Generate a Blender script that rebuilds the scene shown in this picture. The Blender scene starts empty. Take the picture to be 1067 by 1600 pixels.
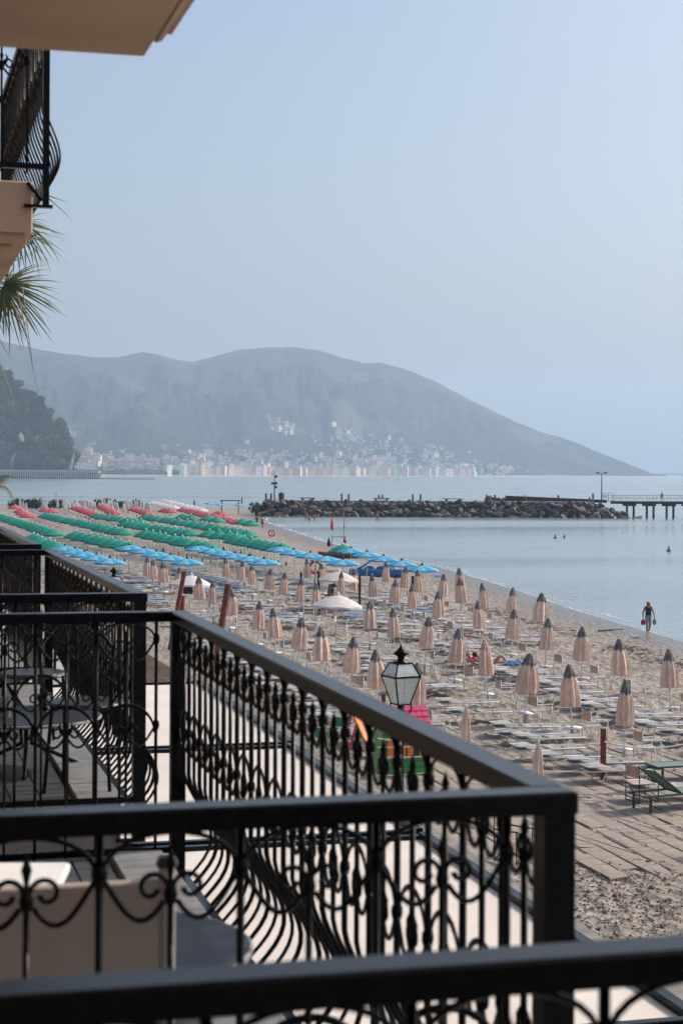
import bpy, bmesh, math, random
from mathutils import Vector, Matrix, noise as MN
R = math.radians
rnd = random.Random(7)
sc = bpy.context.scene
col = sc.collection

# ---------------------------------------------------------------- camera, sky, sun, exposure
FPX, CX, CY, CAMZ = 2741.0, 533.5, 739.0, 8.1      # focal length in photo pixels, principal point, eye height over the sea
YAW, ROLL = R(14.68), R(0.33)
cam = bpy.data.cameras.new('camera'); cam_o = bpy.data.objects.new('camera', cam); col.objects.link(cam_o)
cam.sensor_width = 36.0; cam.lens = FPX / 1600 * 36; cam.shift_y = -61 / 1600
cam.clip_start = 0.05; cam.clip_end = 40000
cam_o.matrix_world = Matrix.Translation((0, 0, CAMZ)) @ Matrix.Rotation(-YAW, 4, 'Z') @ Matrix.Rotation(R(90), 4, 'X') @ Matrix.Rotation(ROLL, 4, 'Z')
cam.dof.use_dof = True; cam.dof.focus_distance = 70; cam.dof.aperture_fstop = 7.0
sc.camera = cam_o
SUN_AZ, SUN_EL = R(80), R(37)
w = bpy.data.worlds.new('World'); sc.world = w; w.use_nodes = True
nt = w.node_tree; sky = nt.nodes.new('ShaderNodeTexSky'); sky.sky_type = 'NISHITA'; sky.sun_disc = False
sky.sun_elevation = SUN_EL; sky.sun_rotation = SUN_AZ
sky.air_density = 1.0; sky.dust_density = 5.0; sky.ozone_density = 1.8; sky.altitude = 0
nt.links.new(sky.outputs[0], nt.nodes['Background'].inputs[0]); nt.nodes['Background'].inputs[1].default_value = 0.115
sl = bpy.data.lights.new('sun', 'SUN'); sl.energy = 2.55; sl.angle = R(0.53); sl.color = (1.0, 0.92, 0.82)
so = bpy.data.objects.new('sun', sl); col.objects.link(so)
sd = Vector((math.sin(SUN_AZ) * math.cos(SUN_EL), math.cos(SUN_AZ) * math.cos(SUN_EL), math.sin(SUN_EL)))
so.rotation_euler = sd.to_track_quat('Z', 'Y').to_euler(); so.location = (30, 10, 60)
vs = sc.view_settings; vs.view_transform = 'Standard'; vs.look = 'None'; vs.gamma = 1; vs.use_curve_mapping = False; vs.exposure = 0.56
sc.render.engine = 'CYCLES'; cy = sc.cycles
cy.use_denoising = True; cy.max_bounces = 6; cy.diffuse_bounces = 3; cy.glossy_bounces = 3; cy.volume_bounces = 2
cy.transparent_max_bounces = 8; cy.caustics_reflective = False; cy.caustics_refractive = False; cy.sample_clamp_indirect = 4

# ---------------------------------------------------------------- helpers
def unp(x, y):
    X, Y = x - CX, y - CY
    return X * math.cos(ROLL) + Y * math.sin(ROLL), Y * math.cos(ROLL) - X * math.sin(ROLL)
CA, SA = math.cos(YAW), math.sin(YAW)
def gd(gx, D, z): return Vector((gx * CA + D * SA, -gx * SA + D * CA, z))     # offset to the right of the view axis, distance along it
def GD(x, y, D):                                                              # where the sight line through a photo point stands D metres away
    X, Y = unp(x, y); return gd(X / FPX * D, D, CAMZ - Y / FPX * D)
def G(x, y, z):                                                               # ... and where it meets the level z
    X, Y = unp(x, y); D = FPX * (CAMZ - z) / Y; return gd(X / FPX * D, D, z)
def depth(p): return p[1] * CA + p[0] * SA

def mat(name, c, rough=0.7, c2=None, scale=4.0, amt=0.18, bump=0.0, bscale=None, metal=0.0, spec=0.5, transl=0.0, rand=0.0, coord='Object', detail=4):
    m = bpy.data.materials.new(name); m.use_nodes = True; n = m.node_tree; b = n.nodes['Principled BSDF']; L = n.links.new
    b.inputs['Roughness'].default_value = rough; b.inputs['Metallic'].default_value = metal; b.inputs['Specular IOR Level'].default_value = spec
    tc = n.nodes.new('ShaderNodeTexCoord')
    no = n.nodes.new('ShaderNodeTexNoise'); no.inputs['Scale'].default_value = scale; no.inputs['Detail'].default_value = detail
    L(tc.outputs[coord], no.inputs['Vector'])
    mx = n.nodes.new('ShaderNodeMix'); mx.data_type = 'RGBA'
    d = c2 or tuple(x * (1 - 2 * amt) for x in c); e = c if c2 else tuple(x * (1 + amt) for x in c)
    mx.inputs['A'].default_value = (*d, 1); mx.inputs['B'].default_value = (*e, 1)
    rp = n.nodes.new('ShaderNodeMapRange'); rp.inputs['From Min'].default_value = 0.3; rp.inputs['From Max'].default_value = 0.7
    L(no.outputs['Fac'], rp.inputs['Value']); L(rp.outputs['Result'], mx.inputs['Factor'])
    out = mx.outputs['Result']
    if rand:
        oi = n.nodes.new('ShaderNodeObjectInfo'); hs = n.nodes.new('ShaderNodeHueSaturation')
        mr = n.nodes.new('ShaderNodeMapRange'); mr.inputs['To Min'].default_value = 1 - rand; mr.inputs['To Max'].default_value = 1 + rand
        L(oi.outputs['Random'], mr.inputs['Value']); L(mr.outputs['Result'], hs.inputs['Value']); L(out, hs.inputs['Color']); out = hs.outputs['Color']
    L(out, b.inputs['Base Color'])
    if bump:
        bn = n.nodes.new('ShaderNodeTexNoise'); bn.inputs['Scale'].default_value = bscale or scale * 4; bn.inputs['Detail'].default_value = 5
        L(tc.outputs[coord], bn.inputs['Vector'])
        bp = n.nodes.new('ShaderNodeBump'); bp.inputs['Strength'].default_value = bump; bp.inputs['Distance'].default_value = 0.02
        L(bn.outputs['Fac'], bp.inputs['Height']); L(bp.outputs['Normal'], b.inputs['Normal'])
    if transl:
        t = n.nodes.new('ShaderNodeBsdfTranslucent'); L(out, t.inputs['Color'])
        ms = n.nodes.new('ShaderNodeMixShader'); ms.inputs[0].default_value = transl
        L(b.outputs[0], ms.inputs[1]); L(t.outputs[0], ms.inputs[2]); L(ms.outputs[0], n.nodes['Material Output'].inputs['Surface'])
    return m

class MB:
    def __init__(s): s.v = []; s.f = []; s.m = []; s.k = 0
    def add(s, vs, fs, k=None):
        o = len(s.v); s.v += [tuple(x) for x in vs]; s.f += [tuple(i + o for i in f) for f in fs]; s.m += [s.k if k is None else k] * len(fs); return s
    def box(s, x0, y0, z0, x1, y1, z1, k=None):
        return s.add([(x0, y0, z0), (x1, y0, z0), (x1, y1, z0), (x0, y1, z0), (x0, y0, z1), (x1, y0, z1), (x1, y1, z1), (x0, y1, z1)],
                     [(0, 3, 2, 1), (4, 5, 6, 7), (0, 1, 5, 4), (1, 2, 6, 5), (2, 3, 7, 6), (3, 0, 4, 7)], k)
    def bbox(s, x0, y0, z0, x1, y1, z1, b=0.01, k=None):        # box with chamfered upright and top edges
        def ring(z, i): return [(x0 + i + b, y0 + i, z), (x1 - i - b, y0 + i, z), (x1 - i, y0 + i + b, z), (x1 - i, y1 - i - b, z), (x1 - i - b, y1 - i, z), (x0 + i + b, y1 - i, z), (x0 + i, y1 - i - b, z), (x0 + i, y0 + i + b, z)]
        v = ring(z0, 0) + ring(z1 - b, 0) + ring(z1, b); f = []
        for r in (0, 8): f += [(r + i, r + (i + 1) % 8, r + 8 + (i + 1) % 8, r + 8 + i) for i in range(8)]
        return s.add(v, f + [tuple(range(7, -1, -1)), tuple(range(16, 24))], k)
    def tube(s, pts, r, n=6, closed=False, k=None, flat=1.0):
        pts = [Vector(p) for p in pts]; N = len(pts); vs = []; fs = []; up = None
        for i, p in enumerate(pts):
            a = pts[(i - 1) % N] if (closed or i) else p; b = pts[(i + 1) % N] if (closed or i < N - 1) else p
            d = (b - a).normalized()
            if up is None: up = d.orthogonal().normalized()
            else: up = (up - d * up.dot(d)).normalized() if abs(up.dot(d)) < .999 else d.orthogonal().normalized()
            q = d.cross(up); rr = r[i] if isinstance(r, (list, tuple)) else r
            vs += [p + (up * math.cos(t) + q * math.sin(t) * flat) * rr for t in (2 * math.pi * (j + .5) / n for j in range(n))]
        for i in range(N if closed else N - 1):
            o, e = i * n, ((i + 1) % N) * n
            fs += [(o + j, o + (j + 1) % n, e + (j + 1) % n, e + j) for j in range(n)]
        if not closed: fs += [tuple(range(n - 1, -1, -1)), tuple(range((N - 1) * n, N * n))]
        return s.add(vs, fs, k)
    def lathe(s, prof, n=12, c=(0, 0, 0), k=None, fn=None):
        vs = []; fs = []
        for r, z in prof:
            for j in range(n):
                t = 2 * math.pi * j / n; rr = r * (fn(t, z) if fn else 1)
                vs.append((c[0] + rr * math.cos(t), c[1] + rr * math.sin(t), c[2] + z))
        for i in range(len(prof) - 1):
            o = i * n; fs += [(o + j, o + (j + 1) % n, o + n + (j + 1) % n, o + n + j) for j in range(n)]
        if prof[0][0] > 1e-4: fs.append(tuple(range(n - 1, -1, -1)))
        if prof[-1][0] > 1e-4: fs.append(tuple(range((len(prof) - 1) * n, len(prof) * n)))
        return s.add(vs, fs, k)
    def xf(s, M): s.v = [tuple(M @ Vector(p)) for p in s.v]; return s
    def mesh(s, name, mats, smooth=False):
        me = bpy.data.meshes.new(name); me.from_pydata(s.v, [], s.f)
        for m in (mats if isinstance(mats, (list, tuple)) else [mats]): me.materials.append(m)
        me.polygons.foreach_set('material_index', s.m)
        if smooth: me.polygons.foreach_set('use_smooth', [True] * len(s.f))
        me.update(); return me
    def build(s, name, mats, parent=None, smooth=False, **kw): return put(name, s.mesh(name, mats, smooth), parent, **kw)

def put(name, me, parent=None, loc=None, rot=None, scale=None, kind=None, label=None):
    o = bpy.data.objects.new(name, me); col.objects.link(o)
    if parent: o.parent = parent
    if loc is not None: o.location = loc
    if rot is not None: o.rotation_euler = rot
    if scale is not None: o.scale = (scale,) * 3 if isinstance(scale, (int, float)) else scale
    if kind: o['kind'] = kind
    if label: o['label'] = label
    return o
SEEN = {}
def tag(o, label, cat, group=None):
    o['label'] = label; o['category'] = cat
    if group: o['group'] = group
    SEEN[label] = SEEN.get(label, 0) + 1
    return o
def thing(name, label, cat, loc=(0, 0, 0), rotz=0, group=None):
    o = put(name, None, None, loc, (0, 0, rotz)); o.empty_display_size = .2
    return tag(o, label, cat, group)
def copy_tree(o, loc=None, rotz=None, label=None, parent=None):
    c = o.copy(); col.objects.link(c)
    if parent: c.parent = parent
    if loc is not None: c.location = loc
    if rotz is not None: c.rotation_euler = (0, 0, rotz)
    if label: c['label'] = label; SEEN[label] = SEEN.get(label, 0) + 1
    for ch in list(o.children): copy_tree(ch, parent=c)
    return c
ORD = 'first second third fourth fifth sixth seventh eighth ninth tenth eleventh twelfth thirteenth fourteenth fifteenth sixteenth seventeenth eighteenth nineteenth twentieth'.split()
def od(i):                      # 0 -> first
    if i < 20: return ORD[i]
    n = i + 1; return str(n) + ('th' if 10 < n % 100 < 14 else {1: 'st', 2: 'nd', 3: 'rd'}.get(n % 10, 'th'))

def lerp_tab(tab, x):
    if x <= tab[0][0]: return tab[0][1]
    for (a, b), (c, d) in zip(tab, tab[1:]):
        if x <= c: return b + (d - b) * (x - a) / (c - a)
    return tab[-1][1]
SHORE = [(-60, 36), (40, 36.4), (78, 37.6), (97, 39.8), (117, 43), (141, 46.2), (166, 47.8), (203, 50.6), (250, 56.6), (290, 62), (321, 69), (400, 88)]
def shore(s): return lerp_tab(SHORE, s)
def sand_base(t, s):
    d = min(shore(s) - t, 392 - (s * CA + t * SA))
    return min(.6, d * .045) if d > 0 else max(-2.0, d * .07)

# ---------------------------------------------------------------- materials
M = {}
M['iron'] = mat('black_iron', (.0035, .0035, .004), .25, amt=.3, scale=30, bump=.03, bscale=120, spec=.13)
M['iron_light'] = mat('dark_metal', (.03, .03, .032), .45, amt=.25, scale=12)
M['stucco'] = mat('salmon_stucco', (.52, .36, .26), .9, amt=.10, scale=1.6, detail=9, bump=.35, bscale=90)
M['stucco_wall'] = mat('darkened_stucco', (.14, .10, .075), .9, amt=.08, scale=2, bump=.3, bscale=60)  # wall colour set dark to dim its reflection in the railings
M['canvas'] = mat('cream_canvas', (.66, .60, .545), .85, amt=.07, scale=.8, detail=9, bump=.1, bscale=40)
M['gutter'] = mat('dusty_gutter', (.21, .20, .19), .8, amt=.2, scale=4)
M['grey_alu'] = mat('grey_aluminium', (.30, .30, .31), .5, amt=.12, scale=5)
M['tile'] = mat('grey_tile', (.055, .057, .062), .55, amt=.15, scale=3, rand=.10)
M['slab_edge'] = mat('grey_render', (.13, .125, .12), .9, amt=.12, scale=3)
M['coping2'] = mat('grey_stone', (.20, .205, .21), .7, amt=.12, scale=6, bump=.15)
M['coping'] = mat('pale_stone', (.45, .45, .44), .7, amt=.12, scale=6, bump=.15)
M['white'] = mat('white_paint', (.72, .71, .69), .45, amt=.08, scale=7)
M['white_plastic'] = mat('white_plastic', (.78, .77, .76), .4, amt=.05, scale=5)
M['beige_cloth'] = mat('beige_cloth', (.84, .635, .515), .9, amt=.10, scale=5, transl=.25, rand=.06, bump=.15, bscale=60)
M['pale_cloth'] = mat('pale_beige_cloth', (.93, .82, .72), .9, amt=.06, scale=5, transl=.25, rand=.05)
M['tip_cloth'] = mat('grey_cloth', (.19, .18, .18), .85, amt=.25, scale=6, transl=.08, rand=.1)
M['sling'] = mat('pale_grey_mesh', (.40, .385, .38), .8, amt=.14, scale=5, transl=.15, rand=.16)
M['blue_sling'] = mat('blue_mesh', (.06, .17, .36), .75, amt=.15, scale=5, rand=.1)
M['green_sling'] = mat('green_mesh', (.02, .20, .13), .75, amt=.15, scale=5, rand=.1)
M['teal_sling'] = mat('teal_mesh', (.15, .22, .20), .75, amt=.12, scale=5)
M['red_sling'] = mat('red_mesh', (.42, .10, .11), .8, amt=.15, scale=5, rand=.1)
M['chair_cloth'] = mat('salmon_canvas', (.56, .38, .29), .85, amt=.1, scale=6, transl=.15, rand=.06)
M['green'] = mat('green_cloth', (.003, .30, .215), .75, amt=.14, scale=2.5, transl=.2, rand=.09)
M['blue'] = mat('blue_cloth', (.04, .36, .62), .75, amt=.12, scale=2.5, transl=.2, rand=.06)
M['sky_white'] = mat('pale_blue_cloth', (.17, .50, .70), .75, amt=.08, scale=2.5, transl=.2)
M['red'] = mat('red_cloth', (.56, .10, .125), .8, amt=.15, scale=2.5, transl=.15, rand=.12)
M['white_cloth'] = mat('white_cloth', (.70, .67, .65), .85, amt=.06, scale=4, transl=.2, rand=.05)
M['rust_post'] = mat('red_brown_timber', (.20, .05, .03), .75, amt=.25, scale=6, bump=.2)
M['dark_post'] = mat('dark_timber', (.045, .04, .035), .85, amt=.3, scale=5)
M['skin'] = mat('tanned_skin', (.42, .23, .15), .6, amt=.08, scale=8)
M['skin_dark'] = mat('deep_tan_skin', (.22, .10, .06), .6, amt=.08, scale=8)
M['hair'] = mat('dark_hair', (.03, .02, .015), .7, amt=.2, scale=30)
M['hair_red'] = mat('auburn_hair', (.30, .09, .03), .7, amt=.2, scale=30)
M['navy'] = mat('navy_cotton', (.012, .018, .06), .85, amt=.2, scale=10)
M['grey_cotton'] = mat('grey_cotton', (.28, .30, .34), .85, amt=.15, scale=10)
M['white_cotton'] = mat('white_cotton', (.7, .7, .68), .85, amt=.06, scale=10)
M['pink_cotton'] = mat('crimson_cotton', (.5, .03, .10), .8, amt=.12, scale=10)
M['dark_cotton'] = mat('charcoal_cotton', (.02, .02, .024), .85, amt=.2, scale=10)
M['red_paint'] = mat('red_boat_paint', (.40, .035, .03), .4, amt=.15, scale=4)
M['blue_paint'] = mat('blue_boat_plastic', (.02, .16, .38), .4, amt=.1, scale=4)
M['orange'] = mat('orange_plastic', (.80, .20, .02), .4, amt=.06, scale=4)
M['green_plastic'] = mat('green_plastic', (.04, .30, .05), .45, amt=.08, scale=4)
M['pink_plastic'] = mat('pink_red_plastic', (.55, .04, .13), .45, amt=.06, scale=4)
M['yellow'] = mat('yellow_towel', (.75, .40, .03), .9, amt=.1, scale=12)
M['rope'] = mat('white_rope', (.62, .58, .52), .9, amt=.15, scale=40)
M['slab'] = mat('sandy_concrete', (.36, .30, .245), .92, c2=(.22, .18, .145), scale=3.5, bump=.9, bscale=18, rand=.06, detail=8)
M['clod'] = mat('dark_sand_clods', (.15, .118, .088), .95, c2=(.075, .057, .043), scale=3, rand=.3, bump=.5)  # clods darker than the sand around them
M['seaweed'] = mat('dry_seaweed', (.06, .045, .03), .95, amt=.3, scale=9)
M['leaf'] = mat('palm_leaf', (.14, .16, .05), .55, c2=(.06, .085, .03), scale=3, transl=.25, rand=.15)
M['leaf_dry'] = mat('dry_palm_leaf', (.24, .16, .08), .8, amt=.2, scale=5, transl=.15)
M['trunk'] = mat('bark', (.11, .08, .055), .95, amt=.25, scale=8, bump=.4)
M['hedge'] = mat('hedge_leaf', (.05, .075, .022), .7, c2=(.02, .035, .012), scale=1.2, transl=.1)
M['pine'] = mat('pine_leaf', (.085, .125, .045), .75, c2=(.014, .03, .014), scale=.35, rand=.5)
M['rock'] = mat('dark_rock', (.15, .125, .11), .9, c2=(.03, .026, .025), scale=1.3, rand=.65, bump=.6, bscale=4)
M['cliff'] = mat('cliff_rock', (.25, .20, .16), .95, c2=(.07, .065, .05), scale=.12, bump=.5, bscale=.4)
M['concrete'] = mat('concrete', (.36, .34, .32), .9, amt=.15, scale=.8, bump=.2, bscale=6)
M['roof'] = mat('terracotta', (.30, .19, .145), .9, amt=.2, scale=.4, rand=.2)
M['window'] = mat('dark_window', (.13, .13, .14), .3, amt=.2, scale=1)
for nm, c in dict(cream=(.66, .56, .42), pinkw=(.60, .46, .41), white2=(.74, .71, .66), yellow2=(.64, .55, .40), ochre=(.56, .45, .33), red2=(.50, .31, .27), greenw=(.46, .52, .40), grey2=(.5, .48, .46)).items():
    M['w_' + nm] = mat('plaster_' + nm.rstrip('2w'), tuple(min(.86, x * 1.22) for x in c), .9, amt=.07, scale=.3)

def glass_mat(name, tint, tr, rough=.12):
    m = bpy.data.materials.new(name); m.use_nodes = True; n = m.node_tree; b = n.nodes['Principled BSDF']
    b.inputs['Base Color'].default_value = (*tint, 1); b.inputs['Roughness'].default_value = rough
    no = n.nodes.new('ShaderNodeTexNoise'); no.inputs['Scale'].default_value = 9
    mr = n.nodes.new('ShaderNodeMapRange'); mr.inputs['To Min'].default_value = tr - .15; mr.inputs['To Max'].default_value = tr + .15
    t = n.nodes.new('ShaderNodeBsdfTransparent'); ms = n.nodes.new('ShaderNodeMixShader')
    n.links.new(no.outputs['Fac'], mr.inputs['Value']); n.links.new(mr.outputs['Result'], ms.inputs[0])
    n.links.new(b.outputs[0], ms.inputs[1]); n.links.new(t.outputs[0], ms.inputs[2]); n.links.new(ms.outputs[0], n.nodes['Material Output'].inputs['Surface'])
    return m
M['lamp_glass'] = glass_mat('dusty_glass', (.68, .73, .72), .56)
M['glass'] = glass_mat('clear_glass', (.2, .24, .25), .5, .05)

def sea_mat():
    m = bpy.data.materials.new('sea_water'); m.use_nodes = True; n = m.node_tree; b = n.nodes['Principled BSDF']; L = n.links.new
    b.inputs['Roughness'].default_value = .16; b.inputs['IOR'].default_value = 1.33
    g = n.nodes.new('ShaderNodeNewGeometry')
    big = n.nodes.new('ShaderNodeTexNoise'); mp = n.nodes.new('ShaderNodeMapping'); mp.inputs['Rotation'].default_value = (0, 0, YAW); mp.inputs['Scale'].default_value = (.006, .03, 1)
    L(g.outputs['Position'], mp.inputs['Vector']); L(mp.outputs[0], big.inputs['Vector']); big.inputs['Scale'].default_value = 1; big.inputs['Detail'].default_value = 5
    cr = n.nodes.new('ShaderNodeMix'); cr.data_type = 'RGBA'; cr.inputs['A'].default_value = (.18, .245, .265, 1); cr.inputs['B'].default_value = (.24, .30, .31, 1)
    cm = n.nodes.new('ShaderNodeMapRange'); cm.inputs['From Min'].default_value = .36; cm.inputs['From Max'].default_value = .64; L(big.outputs['Fac'], cm.inputs['Value']); L(cm.outputs[0], cr.inputs['Factor']); L(cr.outputs['Result'], b.inputs['Base Color'])
    mr = n.nodes.new('ShaderNodeMapRange'); mr.inputs['From Min'].default_value = .35; mr.inputs['From Max'].default_value = .65; mr.inputs['To Min'].default_value = .10; mr.inputs['To Max'].default_value = .26
    L(big.outputs['Fac'], mr.inputs['Value']); L(mr.outputs[0], b.inputs['Roughness'])
    prev = None
    for scl, st, dist in (((.25, .9, 1), .55, .22), ((1.1, 3.4, 1), .5, .06), ((.035, .12, 1), .35, .6)):
        mp2 = n.nodes.new('ShaderNodeMapping'); mp2.inputs['Rotation'].default_value = (0, 0, YAW * .4); mp2.inputs['Scale'].default_value = scl
        no = n.nodes.new('ShaderNodeTexNoise'); no.inputs['Scale'].default_value = 1; no.inputs['Detail'].default_value = 3
        L(g.outputs['Position'], mp2.inputs['Vector']); L(mp2.outputs[0], no.inputs['Vector'])
        bp = n.nodes.new('ShaderNodeBump'); bp.inputs['Strength'].default_value = st; bp.inputs['Distance'].default_value = dist
        L(no.outputs['Fac'], bp.inputs['Height'])
        if prev: L(prev.outputs[0], bp.inputs['Normal'])
        prev = bp
    L(prev.outputs[0], b.inputs['Normal']); return m

def sand_mat():
    m = bpy.data.materials.new('beach_sand'); m.use_nodes = True; n = m.node_tree; b = n.nodes['Principled BSDF']; L = n.links.new
    g = n.nodes.new('ShaderNodeNewGeometry'); sx = n.nodes.new('ShaderNodeSeparateXYZ'); L(g.outputs['Position'], sx.inputs[0])
    n1 = n.nodes.new('ShaderNodeTexNoise'); n1.inputs['Scale'].default_value = .35; n1.inputs['Detail'].default_value = 8; n1.inputs['Roughness'].default_value = .65; L(g.outputs['Position'], n1.inputs['Vector'])
    n2 = n.nodes.new('ShaderNodeTexNoise'); n2.inputs['Scale'].default_value = 5.5; n2.inputs['Detail'].default_value = 6; L(g.outputs['Position'], n2.inputs['Vector'])
    c1 = n.nodes.new('ShaderNodeMix'); c1.data_type = 'RGBA'; c1.inputs['A'].default_value = (.235, .20, .165, 1); c1.inputs['B'].default_value = (.36, .31, .262, 1)
    r1 = n.nodes.new('ShaderNodeMapRange'); r1.inputs['From Min'].default_value = .35; r1.inputs['From Max'].default_value = .65
    L(n1.outputs['Fac'], r1.inputs['Value']); L(r1.outputs[0], c1.inputs['Factor'])
    c2 = n.nodes.new('ShaderNodeMix'); c2.data_type = 'RGBA'; c2.blend_type = 'MULTIPLY'
    r2 = n.nodes.new('ShaderNodeMapRange'); r2.inputs['From Min'].default_value = .3; r2.inputs['From Max'].default_value = .6; r2.inputs['To Min'].default_value = .68; r2.inputs['To Max'].default_value = 1.0
    L(n2.outputs['Fac'], r2.inputs['Value']); c2.inputs['Factor'].default_value = 1; L(c1.outputs['Result'], c2.inputs['A']); L(r2.outputs[0], c2.inputs['B'])
    wet = n.nodes.new('ShaderNodeMapRange'); wet.inputs['From Min'].default_value = .05; wet.inputs['From Max'].default_value = .24; L(sx.outputs['Z'], wet.inputs['Value'])
    c3 = n.nodes.new('ShaderNodeMix'); c3.data_type = 'RGBA'; c3.inputs['A'].default_value = (.15, .122, .10, 1); L(wet.outputs[0], c3.inputs['Factor']); L(c2.outputs['Result'], c3.inputs['B'])
    L(c3.outputs['Result'], b.inputs['Base Color'])
    rr = n.nodes.new('ShaderNodeMapRange'); rr.inputs['To Min'].default_value = .22; rr.inputs['To Max'].default_value = .95; L(wet.outputs[0], rr.inputs['Value']); L(rr.outputs[0], b.inputs['Roughness'])
    v = n.nodes.new('ShaderNodeTexVoronoi'); v.inputs['Scale'].default_value = 3.2; v.inputs['Randomness'].default_value = 1; L(g.outputs['Position'], v.inputs['Vector'])
    n3 = n.nodes.new('ShaderNodeTexNoise'); n3.inputs['Scale'].default_value = 16; n3.inputs['Detail'].default_value = 5; L(g.outputs['Position'], n3.inputs['Vector'])
    b1 = n.nodes.new('ShaderNodeBump'); b1.inputs['Strength'].default_value = .8; b1.inputs['Distance'].default_value = .16; L(v.outputs['Distance'], b1.inputs['Height'])
    b2 = n.nodes.new('ShaderNodeBump'); b2.inputs['Strength'].default_value = .8; b2.inputs['Distance'].default_value = .05; L(n3.outputs['Fac'], b2.inputs['Height']); L(b1.outputs[0], b2.inputs['Normal'])
    L(b2.outputs[0], b.inputs['Normal']); return m

def hill_mat(name, dark, light, scale, patch=None):
    m = bpy.data.materials.new(name); m.use_nodes = True; n = m.node_tree; b = n.nodes['Principled BSDF']; L = n.links.new
    b.inputs['Roughness'].default_value = .95; b.inputs['Specular IOR Level'].default_value = .1
    g = n.nodes.new('ShaderNodeNewGeometry'); sx = n.nodes.new('ShaderNodeSeparateXYZ'); L(g.outputs['Position'], sx.inputs[0])
    a = n.nodes.new('ShaderNodeTexNoise'); a.inputs['Scale'].default_value = scale; a.inputs['Detail'].default_value = 10; a.inputs['Roughness'].default_value = .75; L(g.outputs['Position'], a.inputs['Vector'])
    r = n.nodes.new('ShaderNodeMapRange'); r.inputs['From Min'].default_value = .36; r.inputs['From Max'].default_value = .66; L(a.outputs['Fac'], r.inputs['Value'])
    c = n.nodes.new('ShaderNodeMix'); c.data_type = 'RGBA'; c.inputs['A'].default_value = (*dark, 1); c.inputs['B'].default_value = (*light, 1); L(r.outputs[0], c.inputs['Factor'])
    p = n.nodes.new('ShaderNodeTexNoise'); p.inputs['Scale'].default_value = scale * .22; p.inputs['Detail'].default_value = 6; L(g.outputs['Position'], p.inputs['Vector'])
    pr = n.nodes.new('ShaderNodeMapRange'); pr.inputs['From Min'].default_value = .58; pr.inputs['From Max'].default_value = .72; L(p.outputs['Fac'], pr.inputs['Value'])
    c2 = n.nodes.new('ShaderNodeMix'); c2.data_type = 'RGBA'; c2.inputs['B'].default_value = (*(patch or light), 1); L(pr.outputs[0], c2.inputs['Factor']); L(c.outputs['Result'], c2.inputs['A'])
    lo = n.nodes.new('ShaderNodeMapRange'); lo.inputs['From Min'].default_value = 3; lo.inputs['From Max'].default_value = 5; L(sx.outputs['Z'], lo.inputs['Value'])
    c3 = n.nodes.new('ShaderNodeMix'); c3.data_type = 'RGBA'; c3.inputs['A'].default_value = (.45, .38, .3, 1); L(lo.outputs[0], c3.inputs['Factor']); L(c2.outputs['Result'], c3.inputs['B'])
    L(c3.outputs['Result'], b.inputs['Base Color'])
    bp = n.nodes.new('ShaderNodeBump'); bp.inputs['Strength'].default_value = 1; bp.inputs['Distance'].default_value = 14; L(a.outputs['Fac'], bp.inputs['Height']); L(bp.outputs[0], b.inputs['Normal'])
    return m
# ---------------------------------------------------------------- sea, sand, hills, haze
def grid_mesh(name, xs, ys, zf, m, kind='structure', smooth=True):
    vs = [(x, y, zf(x, y)) for y in ys for x in xs]; n = len(xs)
    fs = [(j * n + i, j * n + i + 1, (j + 1) * n + i + 1, (j + 1) * n + i) for j in range(len(ys) - 1) for i in range(n - 1)]
    b = MB(); b.add(vs, fs); return b.build(name, m, smooth=smooth, kind=kind)
def steps(*segs):
    out = [segs[0][0]]
    for a, b, d in segs:
        k = max(1, round((b - a) / d)); out += [a + (b - a) * (i + 1) / k for i in range(k)]
    return out
S_ = 11800
sea = grid_mesh('sea', steps((-S_, S_, 2950)), steps((-S_, S_, 2950)), lambda x, y: 0.0, sea_mat(), smooth=False)
def sand_z(t, s):
    z = sand_base(t, s)
    if z < -.4 or s > 210 or s < 15: return z
    dry = min(1, max(0, (z - .12) / .2)); p = Vector((t, s, 0))
    h = MN.noise(p * .55) * .09 + MN.noise(p * 1.7 + Vector((9, 0, 3))) * .12
    h += (abs(MN.noise(p * 3.1 + Vector((0, 5, 7)))) - .25) * .20
    if 27 < s < 46 and t < 18.5: h *= .42
    return z + h * dry * (.9 if s < 130 else .5) + MN.noise(p * .12) * .05 * dry
sand = grid_mesh('beach_sand', steps((-150, -10, 14), (-10, 7, 1.0), (7, 40, .2), (40, 60, .5), (60, 110, 2)),
                 steps((-60, 18, 6), (18, 62, .2), (62, 120, .42), (120, 220, 1.2), (220, 404, 3)), sand_z, sand_mat())
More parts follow.
